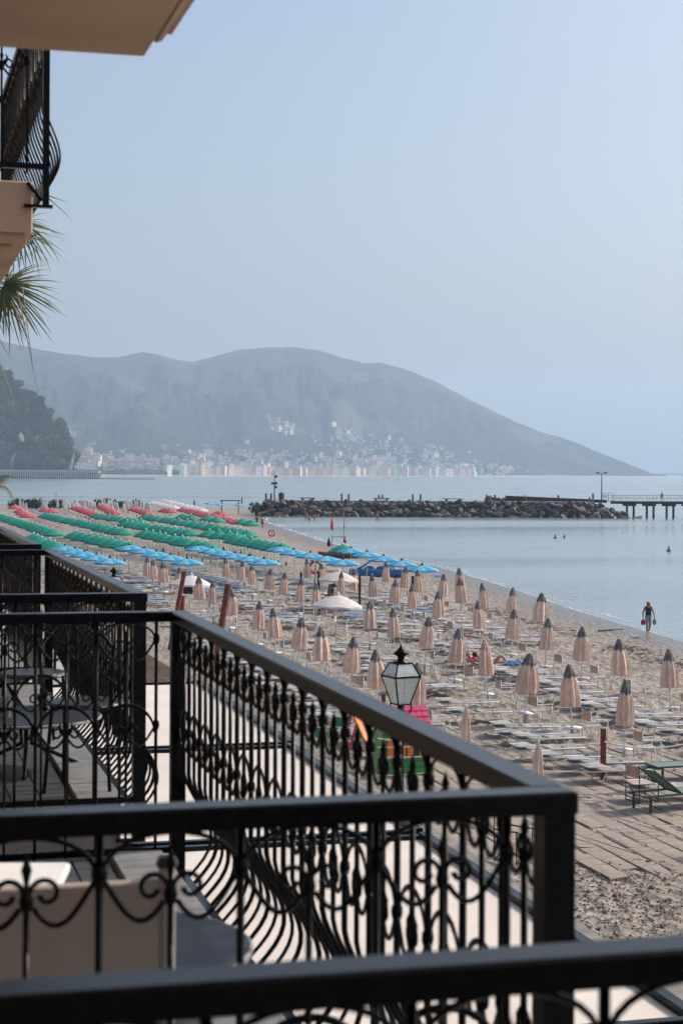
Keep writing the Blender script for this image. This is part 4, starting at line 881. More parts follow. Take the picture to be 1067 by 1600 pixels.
# ---------------------------------------------------------------- the far town
def house_meshes(wd, dp, ht, style):
    b = MB(); b.box(-wd / 2, -dp / 2, -4, wd / 2, dp / 2, ht); wall = b.mesh('wall', M['w_cream'])
    r = MB(); e = .5
    if style == 'hip': r.add([(-wd / 2 - e, -dp / 2 - e, ht + .01), (wd / 2 + e, -dp / 2 - e, ht + .01), (wd / 2 + e, dp / 2 + e, ht + .01), (-wd / 2 - e, dp / 2 + e, ht + .01), (-wd * .2, 0, ht + 2.4), (wd * .2, 0, ht + 2.4)], [(0, 1, 5, 4), (1, 2, 5), (2, 3, 4, 5), (3, 0, 4), (3, 2, 1, 0)])
    elif style == 'gable': r.add([(-wd / 2 - e, -dp / 2 - e, ht + .01), (wd / 2 + e, -dp / 2 - e, ht + .01), (wd / 2 + e, dp / 2 + e, ht + .01), (-wd / 2 - e, dp / 2 + e, ht + .01), (-wd / 2 - e, 0, ht + 2.6), (wd / 2 + e, 0, ht + 2.6)], [(0, 1, 5, 4), (1, 2, 5), (2, 3, 4, 5), (3, 0, 4), (3, 2, 1, 0)])
    else: r.box(-wd / 2 - .3, -dp / 2 - .3, ht + .01, wd / 2 + .3, dp / 2 + .3, ht + .8); r.box(-wd * .2, -2, ht + .81, wd * .15, 2, ht + 3)
    roof = r.mesh('roof', M['roof'] if style != 'flat' else M['coping'])
    g = MB(); nf = max(2, int(ht / 3.3)); nc = max(2, int(wd / 3.2))
    for f in range(nf):
        for c in range(nc):
            x = -wd / 2 + wd * (c + .5) / nc; z = .9 + f * (ht - 1) / nf
            g.box(x - .65, -dp / 2 - .06, z, x + .65, -dp / 2 + .2, z + 1.7)
    return wall, roof, g.mesh('windows', M['window'])
HM = [house_meshes(*a) for a in ((10, 9, 14, 'flat'), (13, 10, 17, 'hip'), (8, 9, 12, 'gable'), (16, 11, 15, 'flat'), (11, 9, 19, 'flat'), (9, 8, 7, 'hip'), (13, 9, 9, 'gable'), (20, 11, 12, 'hip'))]
WC = ['cream', 'pinkw', 'white2', 'yellow2', 'ochre', 'red2', 'greenw', 'grey2']; WN = dict(cream='cream', pinkw='pink', white2='white', yellow2='yellow', ochre='ochre', red2='brick red', greenw='pale green', grey2='grey')
CNT = {}
def house(px, u, hm, colr, where, group, s=1.0):
    gx, D, z = hill_pt(px, u); key = (colr, where); CNT[key] = CNT.get(key, 0) + 1
    t = thing('town_house', '%s house %s, %s of that colour from the left' % (WN[colr], where, od(CNT[key] - 1)), 'house', gd(gx, D, z), -YAW + rnd.gauss(.35, .35), group)
    t.scale = (s, s, s)
    w_, r_, g_ = HM[hm]; o = put('wall', w_, t); o.material_slots[0].link = 'OBJECT'; o.material_slots[0].material = M['w_' + colr]
    put('roof', r_, t); put('windows', g_, t, kind='stuff')
front = []
px = 262.0
while px < 745:
    if not (645 < px < 668 and False): front.append((px + rnd.uniform(-1, 1), rnd.uniform(.006, .016)))
    px += rnd.uniform(4.2, 7.4) * (1 if px < 640 else 1.25)
px = 300.0
while px < 740:
    front.append((px, rnd.uniform(.022, .05))); px += rnd.uniform(7, 12)
for x, u in sorted(front): house(x, u, rnd.choice((0, 0, 1, 2, 3, 4, 4)), rnd.choice(('cream', 'cream', 'pinkw', 'white2', 'yellow2', 'ochre', 'cream', 'pinkw', 'red2', 'greenw')), 'on the town waterfront', 'houses along the far waterfront', rnd.uniform(.9, 1.3))
hs = []
for cx, cu, sx, su, n in ((150, .10, 26, .05, 18), (215, .08, 35, .04, 20), (300, .10, 40, .06, 18), (440, .36, 20, .03, 10), (545, .34, 26, .04, 12), (580, .12, 40, .06, 26), (520, .13, 30, .06, 10), (690, .15, 34, .09, 20), (770, .12, 22, .07, 8), (400, .12, 40, .05, 11), (640, .3, 50, .08, 6)):
    for _ in range(n): hs.append((cx + rnd.gauss(0, sx * .6), max(.03, cu + rnd.gauss(0, su * .7))))
hs += [(88 + i * 7, .05 + rnd.random() * .05) for i in range(6)] + [(112, .30), (106, .34), (118, .3)]
for x, u in sorted(hs): house(x, u, rnd.choice((5, 5, 6, 7, 2, 0)), rnd.choice(('white2', 'cream', 'white2', 'pinkw', 'yellow2', 'cream', 'white2')), 'on the far hillside', 'houses on the far hillside', rnd.uniform(.75, 1.15))
b = MB()                                            # the many smaller houses beyond the ones that can be told apart
for cx, cu, sx, su, n in ((560, .13, 60, .07, 130), (690, .17, 45, .11, 90), (440, .36, 22, .025, 26), (545, .33, 30, .05, 40), (300, .11, 60, .07, 70), (160, .1, 40, .06, 50), (780, .12, 30, .06, 30), (420, .12, 50, .07, 50), (600, .27, 60, .05, 40)):
    for _ in range(n):
        x, u = cx + rnd.gauss(0, sx * .6), max(.03, cu + rnd.gauss(0, su * .7)); gx, D, z = hill_pt(x, u); c = gd(gx, D, z); a, h_, d_ = rnd.uniform(2.5, 6), rnd.uniform(3, 9), rnd.uniform(3, 5); k = rnd.randrange(5)
        b.box(c.x - a, c.y - d_, z - 4, c.x + a, c.y + d_, z + h_, k); b.box(c.x - a - .4, c.y - d_ - .4, z + h_ + .01, c.x + a + .4, c.y + d_ + .4, z + h_ + 1.0, 5 if rnd.random() < .6 else 2)
b.build('hillside_houses', [M['w_cream'], M['w_pinkw'], M['w_white2'], M['w_white2'], M['w_yellow2'], M['roof']], kind='stuff')
house(280, .008, 3, 'white2', 'standing free among seafront trees', 'houses along the far waterfront', 1.2); house(193, .045, 7, 'ochre', 'long and low above the seafront trees', 'houses on the far hillside', 1.5)
# church spire and tower crane
gx, D, z = hill_pt(347, .02); t = thing('church_tower', 'pale church tower with pointed spire in the town', 'church', gd(gx, D, z), -YAW)
MB().box(-3.2, -3.2, -3, 3.2, 3.2, 24).build('tower', M['w_greenw'], t); MB().add([(-3.5, -3.5, 24.01), (3.5, -3.5, 24.01), (3.5, 3.5, 24.01), (-3.5, 3.5, 24.01), (0, 0, 40)], [(0, 1, 4), (1, 2, 4), (2, 3, 4), (3, 0, 4), (3, 2, 1, 0)]).build('spire', M['w_grey2'], t)
gx, D, z = hill_pt(326, .03); t = thing('tower_crane', 'thin tower crane rising over the far town', 'crane', gd(gx, D, z), -YAW)
MB().box(-.9, -.9, -3, .9, .9, 60).build('mast', M['w_grey2'], t); MB().box(-14, -.6, 57, 8, .6, 58.4).build('jib', M['w_grey2'], t)
# trees along the far seafront
for i in range(46):
    px = 128 + i * 3.4 + rnd.uniform(-1, 1); gx, D, z = hill_pt(px, rnd.uniform(.006, .013)); j = rnd.randrange(6); s = rnd.uniform(1.35, 1.9)
    t = thing('broadleaf_tree', 'dark green tree along the far seafront, %s from the left' % od(i), 'tree', gd(gx, D - 5, z - 1), rnd.uniform(0, 6), 'trees along the far seafront'); t.scale = (s, s, s * .8)
    put('crown', PN[j][0], t); put('trunk', PN[j][1], t)
for i, px in enumerate((290, 294, 305, 309, 382, 430, 548, 612, 660, 702, 735, 760)):
    gx, D, z = hill_pt(px, .02 if px < 320 else .06 + .04 * rnd.random()); j = rnd.randrange(6)
    t = thing('broadleaf_tree', 'tree between the far town houses, %s from the left' % od(i), 'tree', gd(gx, D - 5, z - 1), 0, 'trees between the far houses'); t.scale = (1.8,) * 3
    put('crown', PN[j][0], t); put('trunk', PN[j][1], t)

# ---------------------------------------------------------------- palms
def frond_mesh(n, ln, spread, seed, m, droop=.25, petiole=.9):
    r = random.Random(seed); b = MB()
    b.tube([(0, 0, 0), (petiole * .5, 0, .05), (petiole, 0, 0)], [.02, .016, .012], 5)
    for i in range(n):
        a = spread * (i / (n - 1) - .5) + r.gauss(0, .03); L2 = ln * (1 - .25 * abs(i / (n - 1) - .5) * 2) * r.uniform(.85, 1.1); wv = .022
        d = Vector((math.cos(a), math.sin(a), 0)); q = Vector((-d.y, d.x, 0)); k = 5; dr = droop * r.uniform(.3, 1.8); vs = []
        for j in range(k + 1):
            f = j / k; c = Vector((petiole, 0, 0)) + d * L2 * f + Vector((0, 0, -dr * f ** 2.2 + .03 * (1 - f))); wj = wv * (1 - f) ** .6 * (1 if j else .5) + .001
            vs += [c - q * wj + Vector((0, 0, .012 * (1 - f))), c, c + q * wj + Vector((0, 0, .012 * (1 - f)))]
        b.add(vs, [(3 * j + e, 3 * j + e + 1, 3 * j + e + 4, 3 * j + e + 3) for j in range(k) for e in (0, 1)])
    return b.mesh('frond', m)
FR = [frond_mesh(22, 1.0, 3.3, i, M['leaf'], .42) for i in range(3)]; FD = [frond_mesh(18, .9, 2.2, 9, M['leaf_dry'], .6)]
pc = GD(-38, 405, 34.0)
t = thing('fan_palm', 'tall fan palm whose fronds hang beside the upper balcony', 'palm tree', (pc.x, pc.y, 1.2)); hz = pc.z - 1.2
MB().tube([(0, 0, -.3), (.1, 0, hz * .5), (0, 0, hz)], [.26, .2, .17], 10).build('trunk', M['trunk'], t)
def frond(px, py, ang, pit, roll, me, s=1.0):       # base towards the crown, blades fan out at photo point
    p = GD(px, py, 34.0) - t.location; M_ = Matrix.Rotation(-YAW, 4, 'Z') @ Matrix.Rotation(-ang, 4, 'Y') @ Matrix.Rotation(pit, 4, 'Z') @ Matrix.Rotation(roll, 4, 'X')
    o = put('frond', me, t); o.matrix_local = Matrix.Translation(p - (M_ @ Vector((.9, 0, 0))) * s) @ M_ @ Matrix.Scale(s, 4)
frond(32, 350, R(-12), .3, R(62), FR[0], 1.0); frond(26, 362, R(-24), -.4, R(50), FR[1], .95); frond(6, 450, R(-18), .2, R(60), FR[2], 1.2); frond(12, 446, R(-32), -.3, R(75), FR[0], 1.12); frond(-6, 462, R(-52), .3, R(60), FR[1], .95)
for i in range(9): frond(-40 + rnd.uniform(-30, 10), 380 + rnd.uniform(-50, 60), R(rnd.uniform(-60, 200)), rnd.uniform(-1, 1), rnd.uniform(0, 3), FR[i % 3], .95)
frond(-14, 490, R(-80), 0, R(40), FD[0], .9)
for k, (a, c, d) in enumerate((((28, 455), (46, 540), (60, 618)), ((36, 450), (45, 520), (52, 575)), ((-6, 550), (10, 590), (29, 645)), ((18, 470), (32, 500), (46, 530)), ((70, 305), (92, 322), (112, 343)), ((68, 303), (88, 310), (106, 316)), ((-4, 520), (6, 545), (20, 562)))):
    P0, P1, P2 = [GD(*q, 33.6) - t.location for q in (a, c, d)]; b = MB()
    pts = [P0 * (1 - f) ** 2 + P1 * 2 * f * (1 - f) + P2 * f * f for f in [i / 8 for i in range(9)]]
    b.tube(pts, [.022 * (1 - .85 * i / 8) for i in range(9)], 4, flat=.35); b.build('hanging_blade', M['leaf'] if k % 3 else M['leaf_dry'], t)
pc = GD(-6, 760, 150.0); zb = .8
t = thing('date_palm', 'palm with drooping brown green fronds at the left edge', 'palm tree', (pc.x, pc.y, zb))
MB().tube([(0, 0, -.5), (0, 0, pc.z - zb)], [.3, .24], 10).build('trunk', M['trunk'], t)
def feather(seed):
    r = random.Random(seed); b = MB(); pts = [(f * 1.9 * (1 - .12 * f), 0, .55 * math.sin(f * 2.2) - .75 * f * f) for f in [i / 10 for i in range(11)]]; b.tube(pts, [.03 * (1 - .8 * i / 10) for i in range(11)], 5)
    for i in range(2, 44):
        f = i / 44; c = Vector((f * 1.9 * (1 - .12 * f), 0, .55 * math.sin(f * 2.2) - .75 * f * f)); sg = 1 if i % 2 else -1; l2 = .55 * math.sin(math.pi * (.15 + .8 * f)); e = c + Vector((.28, sg * l2, -.22 - r.uniform(0, .15)))
        b.add([c, c + Vector((.04, 0, 0)), e], [(0, 1, 2)])
    return b.mesh('frond', M['leaf_dry'] if seed % 2 else M['leaf'])
FE = [feather(i) for i in range(4)]
for i in range(16): put('frond', FE[i % 4], t, (0, 0, pc.z - zb), (0, R(rnd.uniform(-45, 25)), i * .39 + rnd.uniform(-.1, .1)))
# ---------------------------------------------------------------- street lamps, walkway, posts, playhouse
def street_lamp(lab, top, z0):
    t = thing('street_lamp', lab, 'street lamp', (top.x, top.y, z0), -YAW + R(28), 'old style street lamps on the promenade'); h = top.z - z0; W = M['iron']
    zb = h - .78                                   # underside of the lantern
    MB().lathe([(.16, 0), (.17, .12), (.10, .2), (.085, .7), (.06, .8), (.05, zb * .6), (.04, zb - .16), (.055, zb - .14), (.055, zb - .1), (.03, zb - .06), (.03, zb)], 12).build('post', W, t, smooth=True)
    b = MB()
    for k in range(4):
        a = k * math.pi / 2 + math.pi / 4; b.tube([(.035 * math.cos(a), .035 * math.sin(a), zb - .11), (.10 * math.cos(a), .10 * math.sin(a), zb - .13), (.145 * math.cos(a), .145 * math.sin(a), zb - .06), (.135 * math.cos(a), .135 * math.sin(a), zb + .02)], .011, 6)
    b.build('scroll_bracket', W, t, smooth=True)
    r0, r1, r2, z1, z2 = .125, .262, .155, zb + .36, zb + .53; b = MB()
    def ring(r, z): return [(r * math.cos(k * math.pi / 2 + math.pi / 4), r * math.sin(k * math.pi / 2 + math.pi / 4), z) for k in range(4)]
    A, B, C_ = ring(r0, zb + .0), ring(r1, z1), ring(r2, z2)
    for k in range(4):
        b.tube([A[k], B[k]], .011, 5); b.tube([B[k], C_[k]], .011, 5)
        for Q in (A, B, C_): b.tube([Q[k], Q[(k + 1) % 4]], .014 if Q is B else .011, 5)
    b.build('lantern_frame', W, t)
    for Q1, Q2, nm in ((A, B, 'glass_pane'), (B, C_, 'top_pane')):
        for k in range(4):
            vs = [Vector(Q1[k]), Vector(Q1[(k + 1) % 4]), Vector(Q2[(k + 1) % 4]), Vector(Q2[k])]; n = (vs[1] - vs[0]).cross(vs[2] - vs[0]).normalized() * .003
            b = MB(); b.add([v + n for v in vs] + [v - n for v in vs], [(0, 1, 2, 3), (7, 6, 5, 4), (0, 4, 5, 1), (1, 5, 6, 2), (2, 6, 7, 3), (3, 7, 4, 0)]); b.build(nm, M['lamp_glass'], t)
    MB().lathe([(.001, z2 - .01), (.118, z2), (.12, z2 + .012), (.05, z2 + .03), (.045, z2 + .075), (.06, z2 + .095), (.10, z2 + .115), (.105, z2 + .125), (.06, z2 + .165), (.03, z2 + .195), (.018, z2 + .215), (.001, z2 + .25)], 14).build('cap', W, t, smooth=True)
    MB().lathe([(.02, zb + .001), (.025, zb + .03), (.03, zb + .1), (.02, zb + .2), (.001, zb + .24)], 10).build('bulb', M['white_plastic'], t, smooth=True); return t
tp = GD(626.5, 1006, 22.8); street_lamp('black framed glass street lantern in front of the beach', tp, 1.2)
tp = GD(178.5, 884, 41.0); street_lamp('street lantern hidden by the balconies, only its black cap showing', tp, 1.2)
# paved walkway: uneven sandy slabs
wk = put('walkway', None, None, (0, 0, 0)); wk['kind'] = 'structure'
sm = []
for i in range(4):
    r = random.Random(i); b = MB(); b.bbox(-.226, -.998, -.14, .226, .998, .03, .02); 
    b.v = [(x + r.gauss(0, .012), y + r.gauss(0, .015), z + r.gauss(0, .006)) for x, y, z in b.v]; sm.append(b.mesh('slab', M['slab']))
for i in range(29):
    for j in range(9):
        x, y = 7.6 + i * .475 + (i % 2) * .022, (31.2 if i < 14 else 29.6) + j * 2.0 + (i % 3) * .7
        put('slab', sm[rnd.randrange(4)], wk, (x, y, .58 + rnd.gauss(0, .008)), (R(rnd.gauss(0, .25)), R(rnd.gauss(0, 1.3)), R(rnd.gauss(0, .4))))
def post(px, ptop, D, lab, zt=None, w_=.065, m=None):
    p = GD(px, ptop, D); z = sand_base(p.x, p.y) - .2; b = MB(); b.bbox(-w_, -w_, 0, w_, w_, p.z - z, .01)
    return tag(b.build('timber_post', m or M['rust_post'], loc=(p.x, p.y, z), rot=(0, 0, -YAW)), lab, 'post', 'red brown timber posts')
post(942, 1138, 43.2, 'upright red brown post in front of the grey loungers')
post(672.6, 1166, 41, 'red brown post behind the middle railing by the playhouse'); post(505, 1150, 43, 'red brown post seen through the railing left of the playhouse'); post(599, 1084, 51, 'short red brown post left of the lantern', w_=.06)
def lean(a, c, lab, r):
    B = G(*c, .45); D = depth(B); A = GD(*a, D); t = thing('leaning_pole', lab, 'pole', B, 0, 'leaning red brown poles')
    MB().tube([Vector((0, 0, -.1)), A - B], r, 8).build('pole', M['rust_post'], t); MB().lathe([(r * 1.06, 0), (r * 1.06, .06), (.001, .07)], 8, A - B).build('cap', M['rust_post'], t)
lean((288, 895), (264, 1020), 'long leaning red brown pole at the white parasol with the backpack', .10); lean((356.5, 915), (332, 1062), 'leaning red brown pole right of the other, behind the railing', .12); lean((285.5, 933), (281, 1012), 'short thick red brown pole beside the leaning one', .12)
for px, pt, D, lab in ((498, 893, 100, 'black post left of the shirtless man'), (562, 898, 97, 'black post in the loungers below the pedal boat'), (644.5, 900, 93, 'black post above a beige parasol near the water'), (470.5, 894, 100, 'black post between two beige parasols')): post(px, pt, D, lab, m=M['dark_post'], w_=.07)
# rope barriers
def rope(a, c, za, zc, D1, D2, lab, sag=.12):
    A, B = GD(*a, D1), GD(*c, D2); b = MB(); b.tube([A.lerp(B, f) - Vector((0, 0, sag * 4 * f * (1 - f))) - A for f in [i / 12 for i in range(13)]], .017, 5)
    tag(b.build('rope', M['rope'], loc=A), lab, 'rope', 'white ropes round the play area')
rope((690, 1132), (868, 1187), 0, 0, 44, 41.5, 'white rope behind the slim tied parasol'); rope((795, 1196), (940, 1200), 0, 0, 42, 43, 'white rope ending at the upright red brown post'); rope((944, 1159), (1067, 1163), 0, 0, 43, 44, 'white rope right of the red brown post'); rope((800, 1162), (1060, 1150), 0, 0, 47, 48, 'white rope across the front of the loungers')
for k, (y0, y1) in enumerate(((1154, 1160), (1168, 1162), (1183, 1180), (1212, 1205))): rope((590, y0), (682, y1), 0, 0, 41, 41, 'white rope in front of the playhouse, %s from the top' % od(k), .03)
# playhouse
B = G(634, 1216, .55); t = thing('playhouse', 'green plastic playhouse with pink tiled roof behind the middle railing', 'playhouse', B, -YAW + R(14)); k = depth(B) / FPX; w2 = 38 * k
b = MB(); b.bbox(-w2, 0, 0, w2, 1.1, 1.22, .03); b.add([(-w2 + .01, .005, 1.2205), (-w2 + .01, 1.095, 1.2205), (-w2 + .01, .55, 1.62), (w2 - .01, .005, 1.2205), (w2 - .01, 1.095, 1.2205), (w2 - .01, .55, 1.62)], [(0, 2, 1), (3, 4, 5)]); b.build('wall', M['green_plastic'], t)
for i in range(7): MB().box(-w2 + .02, -.006, .1 + i * .16, w2 - .02, -.0005, .115 + i * .16).build('cladding_groove', M['dark_post'], t)
for sg in (0, 1):
    r_ = t
    y0, y1 = (-.13, .55) if sg == 0 else (1.23, .55); pan = MB().add([(-w2 - .05, y0, 1.17), (w2 + .05, y0, 1.17), (w2 + .05, y1, 1.66), (-w2 - .05, y1, 1.66), (-w2 - .05, y0, 1.22), (w2 + .05, y0, 1.22), (w2 + .05, y1, 1.71), (-w2 - .05, y1, 1.71)], [(0, 1, 2, 3), (4, 7, 6, 5), (0, 4, 5, 1), (1, 5, 6, 2), (2, 6, 7, 3), (3, 7, 4, 0)]).build('roof', M['pink_plastic'], t)
    for i in range(4):
        for j in range(9):
            f0, f1 = i / 4, (i + 1) / 4; x0 = -w2 - .045 + j * (2 * w2 + .09) / 9; x1 = x0 + (2 * w2 + .09) / 9 - .014; ya, yb = y0 + (y1 - y0) * f0, y0 + (y1 - y0) * f1; za, zb_ = 1.222 + .49 * f0, 1.222 + .49 * f1
            MB().add([(x0, ya, za + .03), (x1, ya, za + .03), (x1, yb, zb_ + .006), (x0, yb, zb_ + .006), (x0, ya, za), (x1, ya, za)], [(0, 1, 2, 3), (0, 4, 5, 1)] if sg == 0 else [(3, 2, 1, 0), (1, 5, 4, 0)]).build('roof_tile', M['pink_plastic'], pan)
for x in (-w2 * .42, w2 * .42):
    f = MB().box(x - .10, -.02, .56, x + .10, -.007, .94).build('window', M['dark_post'], t)
    for sx in (-1, 1): MB().bbox(x + sx * .155 - .075, -.05, .5, x + sx * .155 + .075, -.0215, 1.0, .006).build('shutter', M['orange'], t)
# slide and small play things
B = G(560, 1185, .55); t = thing('play_slide', 'orange curved plastic slide left of the playhouse', 'slide', B, -YAW + R(-30))
b = MB(); n = 10
for i in range(n + 1):
    f = i / n; x = -.1 + .75 * f; z = 1.12 * (1 - f) ** 1.5 + .08
    b.v += [(x, -.24, z + .16), (x, -.2, z), (x, .2, z), (x, .24, z + .16)]
for i in range(n):
    for e in range(3): b.f.append((4 * i + e, 4 * i + e + 1, 4 * i + e + 5, 4 * i + e + 4)); b.m.append(0)
b.build('chute', M['orange'], t, smooth=True)
for sy in (-.2, .2): MB().tube([(-.1, sy, 1.15), (-.45, sy, 0)], .03, 6).build('ladder_rail', M['pink_plastic'], t)
for i in range(4): MB().tube([(-.17 - .08 * i, -.2, .93 - .26 * i), (-.17 - .08 * i, .2, .93 - .26 * i)], .022, 6).build('ladder_rung', M['pink_plastic'], t)
for px, py, lab in ((516, 1170, 'green folding chair seen through the railing, left of the slide'), (486, 1190, 'green folding chair low behind the railing bars')):
    B = G(px, py, .55); inst('director_chair', chair_parts(M['green_sling'], M['green_plastic']), lab, 'chair', B, R(200), 'green chairs by the play area')
# dark chair and green sunbeds on the walkway
B = G(1003, 1252, .62); inst('director_chair', CHD, 'black framed folding chair with beige back on the walkway', 'chair', B, R(10), 'dark walkway furniture')
B = G(802, 1345, .62); inst('director_chair', chair_parts(M['chair_cloth'], M['dark_post']), 'dark folding chair with tan back seen through the nearest railing', 'chair', B, R(-55), 'dark walkway furniture')
def sunbed(lab, loc, rz, flat=False):
    t = thing('sunbed', lab, 'sun lounger', loc, rz, 'green sunbeds on the walkway'); fr = M['dark_green'] 
    MB().tube([(-1.0, -.33, .36), (1.0, -.33, .36), (1.0, .33, .36), (-1.0, .33, .36)], .024, 6, closed=True).build('frame', fr, t)
    for x in (-.85, .8):
        for y in (-.33, .33): MB().bbox(x - .025, y - .025, 0, x + .025, y + .025, .345, .004).build('leg', fr, t)
    MB().bbox(-.05, -.3, .365, .98, .3, .378, .003).build('seat_sling', M['teal_sling'], t)
    if flat:
        MB().bbox(-.97, -.3, .365, -.07, .3, .378, .003).build('back_sling', M['teal_sling'], t); return t
    for y in (-.31, .31): MB().tube([(.0, y, .37), (-.75, y, .92)], .022, 6).build('back_rail', fr, t)
    MB().add([(-.01, -.29, .375), (-.01, .29, .375), (-.74, .29, .91), (-.74, -.29, .91), (.0, -.29, .365), (.0, .29, .365), (-.73, .29, .90), (-.73, -.29, .90)], [(0, 1, 2, 3), (7, 6, 5, 4)]).build('back_sling', M['teal_sling'], t); return t
M['dark_green'] = mat('dark_green_paint', (.02, .05, .035), .5, amt=.2, scale=8)
B = G(1052, 1262, .62); sunbed('dark green sunbed with raised teal back, nearest on the walkway', B, R(10)); B = G(1072, 1216, .62); sunbed('teal sunbed lying flat behind the black folding chair', B, R(4), True)
# unseen sunbed added beyond the frame edge to cast shade into it
for dx, dy, lab in ((1.6, -3.3, 'teal sunbed right of the frame on the walkway'),):
    p = G(1064, 1345, .62); sunbed(lab, (p.x + 1.9, p.y + .2, p.z), R(0))

# backpack, towels
def at_pole(px, py, D): return GD(px, py, D)
p = G(297, 899, 2.65); D = depth(p); q = GD(294, 918, D - .25)
t = thing('backpack', 'dark backpack hanging from the white parasol pole', 'backpack', q, -YAW)
b = MB(); b.lathe([(.001, -.34), (.24, -.33), (.25, -.1), (.21, .15), (.12, .3), (.001, .33)], 14); b.v = [(x, y * .55, z) for x, y, z in b.v]; b.build('bag', M['dark_cotton'], t, smooth=True)
b = MB(); b.lathe([(.001, -.28), (.17, -.27), (.16, -.05), (.001, -.02)], 12); b.v = [(x, y * .5 - .1, z) for x, y, z in b.v]; b.build('front_pocket', M['dark_cotton'], t, smooth=True)
for sx in (-1, 1): MB().tube([(sx * .12, .05, .28), (sx * .3, .05, 0), (sx * .34, .02, -.36)], .018, 5).build('strap', M['dark_cotton'], t)
MB().tube([(-.05, 0, .3), (0, .05, .42), (.05, 0, .3)], .014, 5).build('handle', M['dark_cotton'], t)
def towel(px, py, z, lab, m, w_=.55):
    B = G(px, py, z); b = MB(); n = 8
    b.add([(w_ * (i / n - .5), (.35 if j else -.35), .02 + .03 * math.sin(i * 1.9 + j) + .1 * (j == 1) + dz) for dz in (0, -.015) for j in (0, 1) for i in range(n + 1)], [(i, i + 1, n + 2 + i, n + 1 + i) for i in range(n)] + [(2 * n + 2 + i, 3 * n + 3 + i, 3 * n + 4 + i, 2 * n + 3 + i) for i in range(n)])
    tag(b.build('towel', m, loc=B), lab, 'towel', 'towels on the loungers')
towel(517, 942, .97, 'orange yellow towel under the large white parasol, left one', M['yellow'], .8); towel(533, 940, .97, 'yellow towel under the large white parasol, right one', M['yellow'], .5)
B = G(533, 992, .6); inst('director_chair', chair_parts(M['yellow'], M['white']), 'white folding chair draped with an orange towel', 'chair', B, R(-20), 'white folding beach chairs')
B = G(345, 975, .6); inst('director_chair', CH, 'folding chair with a dark bag under its back, near the leaning pole', 'chair', B, R(-10), 'white folding beach chairs')
towel(803, 1038, .95, 'blue towel over a chair beside the sunbather', M['blue_sling'], .7); towel(823, 1034, 1.1, 'grey blue shirt hung beside the sunbather', M['grey_cotton'], .4)
towel(685, 902, .5, 'small blue mat near the waterline', M['blue_sling'], .9); towel(615, 893, .25, 'red cloth lying by the blue pedal boat', M['red'], .7)
# seaweed
b = MB(); r = random.Random(5)
for i in range(2600):
    s = r.uniform(52, 100); c = 28.3 + .05 * (s - 52) + 3.0 + 1.6 * MN.noise(Vector((s * .15, 0, 0)))
    dens = .5 + MN.noise(Vector((s * .2, 7, 0))); 
    if r.random() > dens: continue
    t_ = c + r.gauss(0, .5 + .5 * r.random()); z = sand_z(t_, s) + .012; a = r.uniform(0, 6.3); l2, w2_ = r.uniform(.05, .26), r.uniform(.02, .09); d = Vector((math.cos(a), math.sin(a), 0)); q = Vector((-d.y, d.x, 0)); C0 = Vector((t_, s, z))
    b.add([C0 - d * l2, C0 + q * w2_ + Vector((0, 0, .02)), C0 + d * l2 + Vector((0, 0, .015)), C0 - q * w2_], [(0, 1, 2, 3)])
b.build('seaweed', M['seaweed'], kind='stuff')
b = MB(); A, B = G(936, 987, .15), G(975, 984, .12); b.tube([A.lerp(B, f) + Vector((0, rnd.gauss(0, .05), .04)) - A for f in [i / 8 for i in range(9)]], [.05 - .03 * i / 8 for i in range(9)], 6); tag(b.build('driftwood', M['dark_post'], loc=A), 'thin dark stick lying on the wet sand', 'driftwood')
b = MB(); r = random.Random(9)
for i in range(9000):
    t_, s = r.uniform(8.5, 16), r.uniform(24.5, 31.6)
    if r.random() > .35 + .9 * MN.noise(Vector((t_ * .5, s * .5, 3))) + (.35 if s < 30.5 else 0): continue
    k = abs(r.gauss(0, .016)) + .010; z = sand_z(t_, s) + k * .2; q = [Vector((r.gauss(0, 1), r.gauss(0, 1), r.gauss(0, 1))).normalized() * k * r.uniform(.7, 1.3) for _ in range(1)]
    pts = [(t_ + k * x * r.uniform(.7, 1.3), s + k * y * r.uniform(.7, 1.3), z + k * zz * r.uniform(.6, 1.0)) for x, y, zz in ((1, 0, 0), (.3, .95, 0), (-.8, .6, 0), (-.8, -.6, 0), (.3, -.95, 0), (.2, .2, 1), (-.3, -.2, .8))]
    b.add(pts, [(0, 1, 5), (1, 2, 5), (2, 6, 5), (2, 3, 6), (3, 4, 6), (4, 5, 6), (4, 0, 5)])
b.build('sand_clods', M['clod'], kind='stuff')
# wooden wreck strip by the water
B = G(520, 868, .25); t = thing('driftwood_beam', 'long dark beam lying on the sand below the blue row', 'driftwood', G(487, 872, .3), -YAW + R(3)); MB().tube([(-2, 0, .1), (0, .1, .15), (4.2, .2, .12)], [.12, .16, .1], 8).build('beam', M['dark_post'], t)

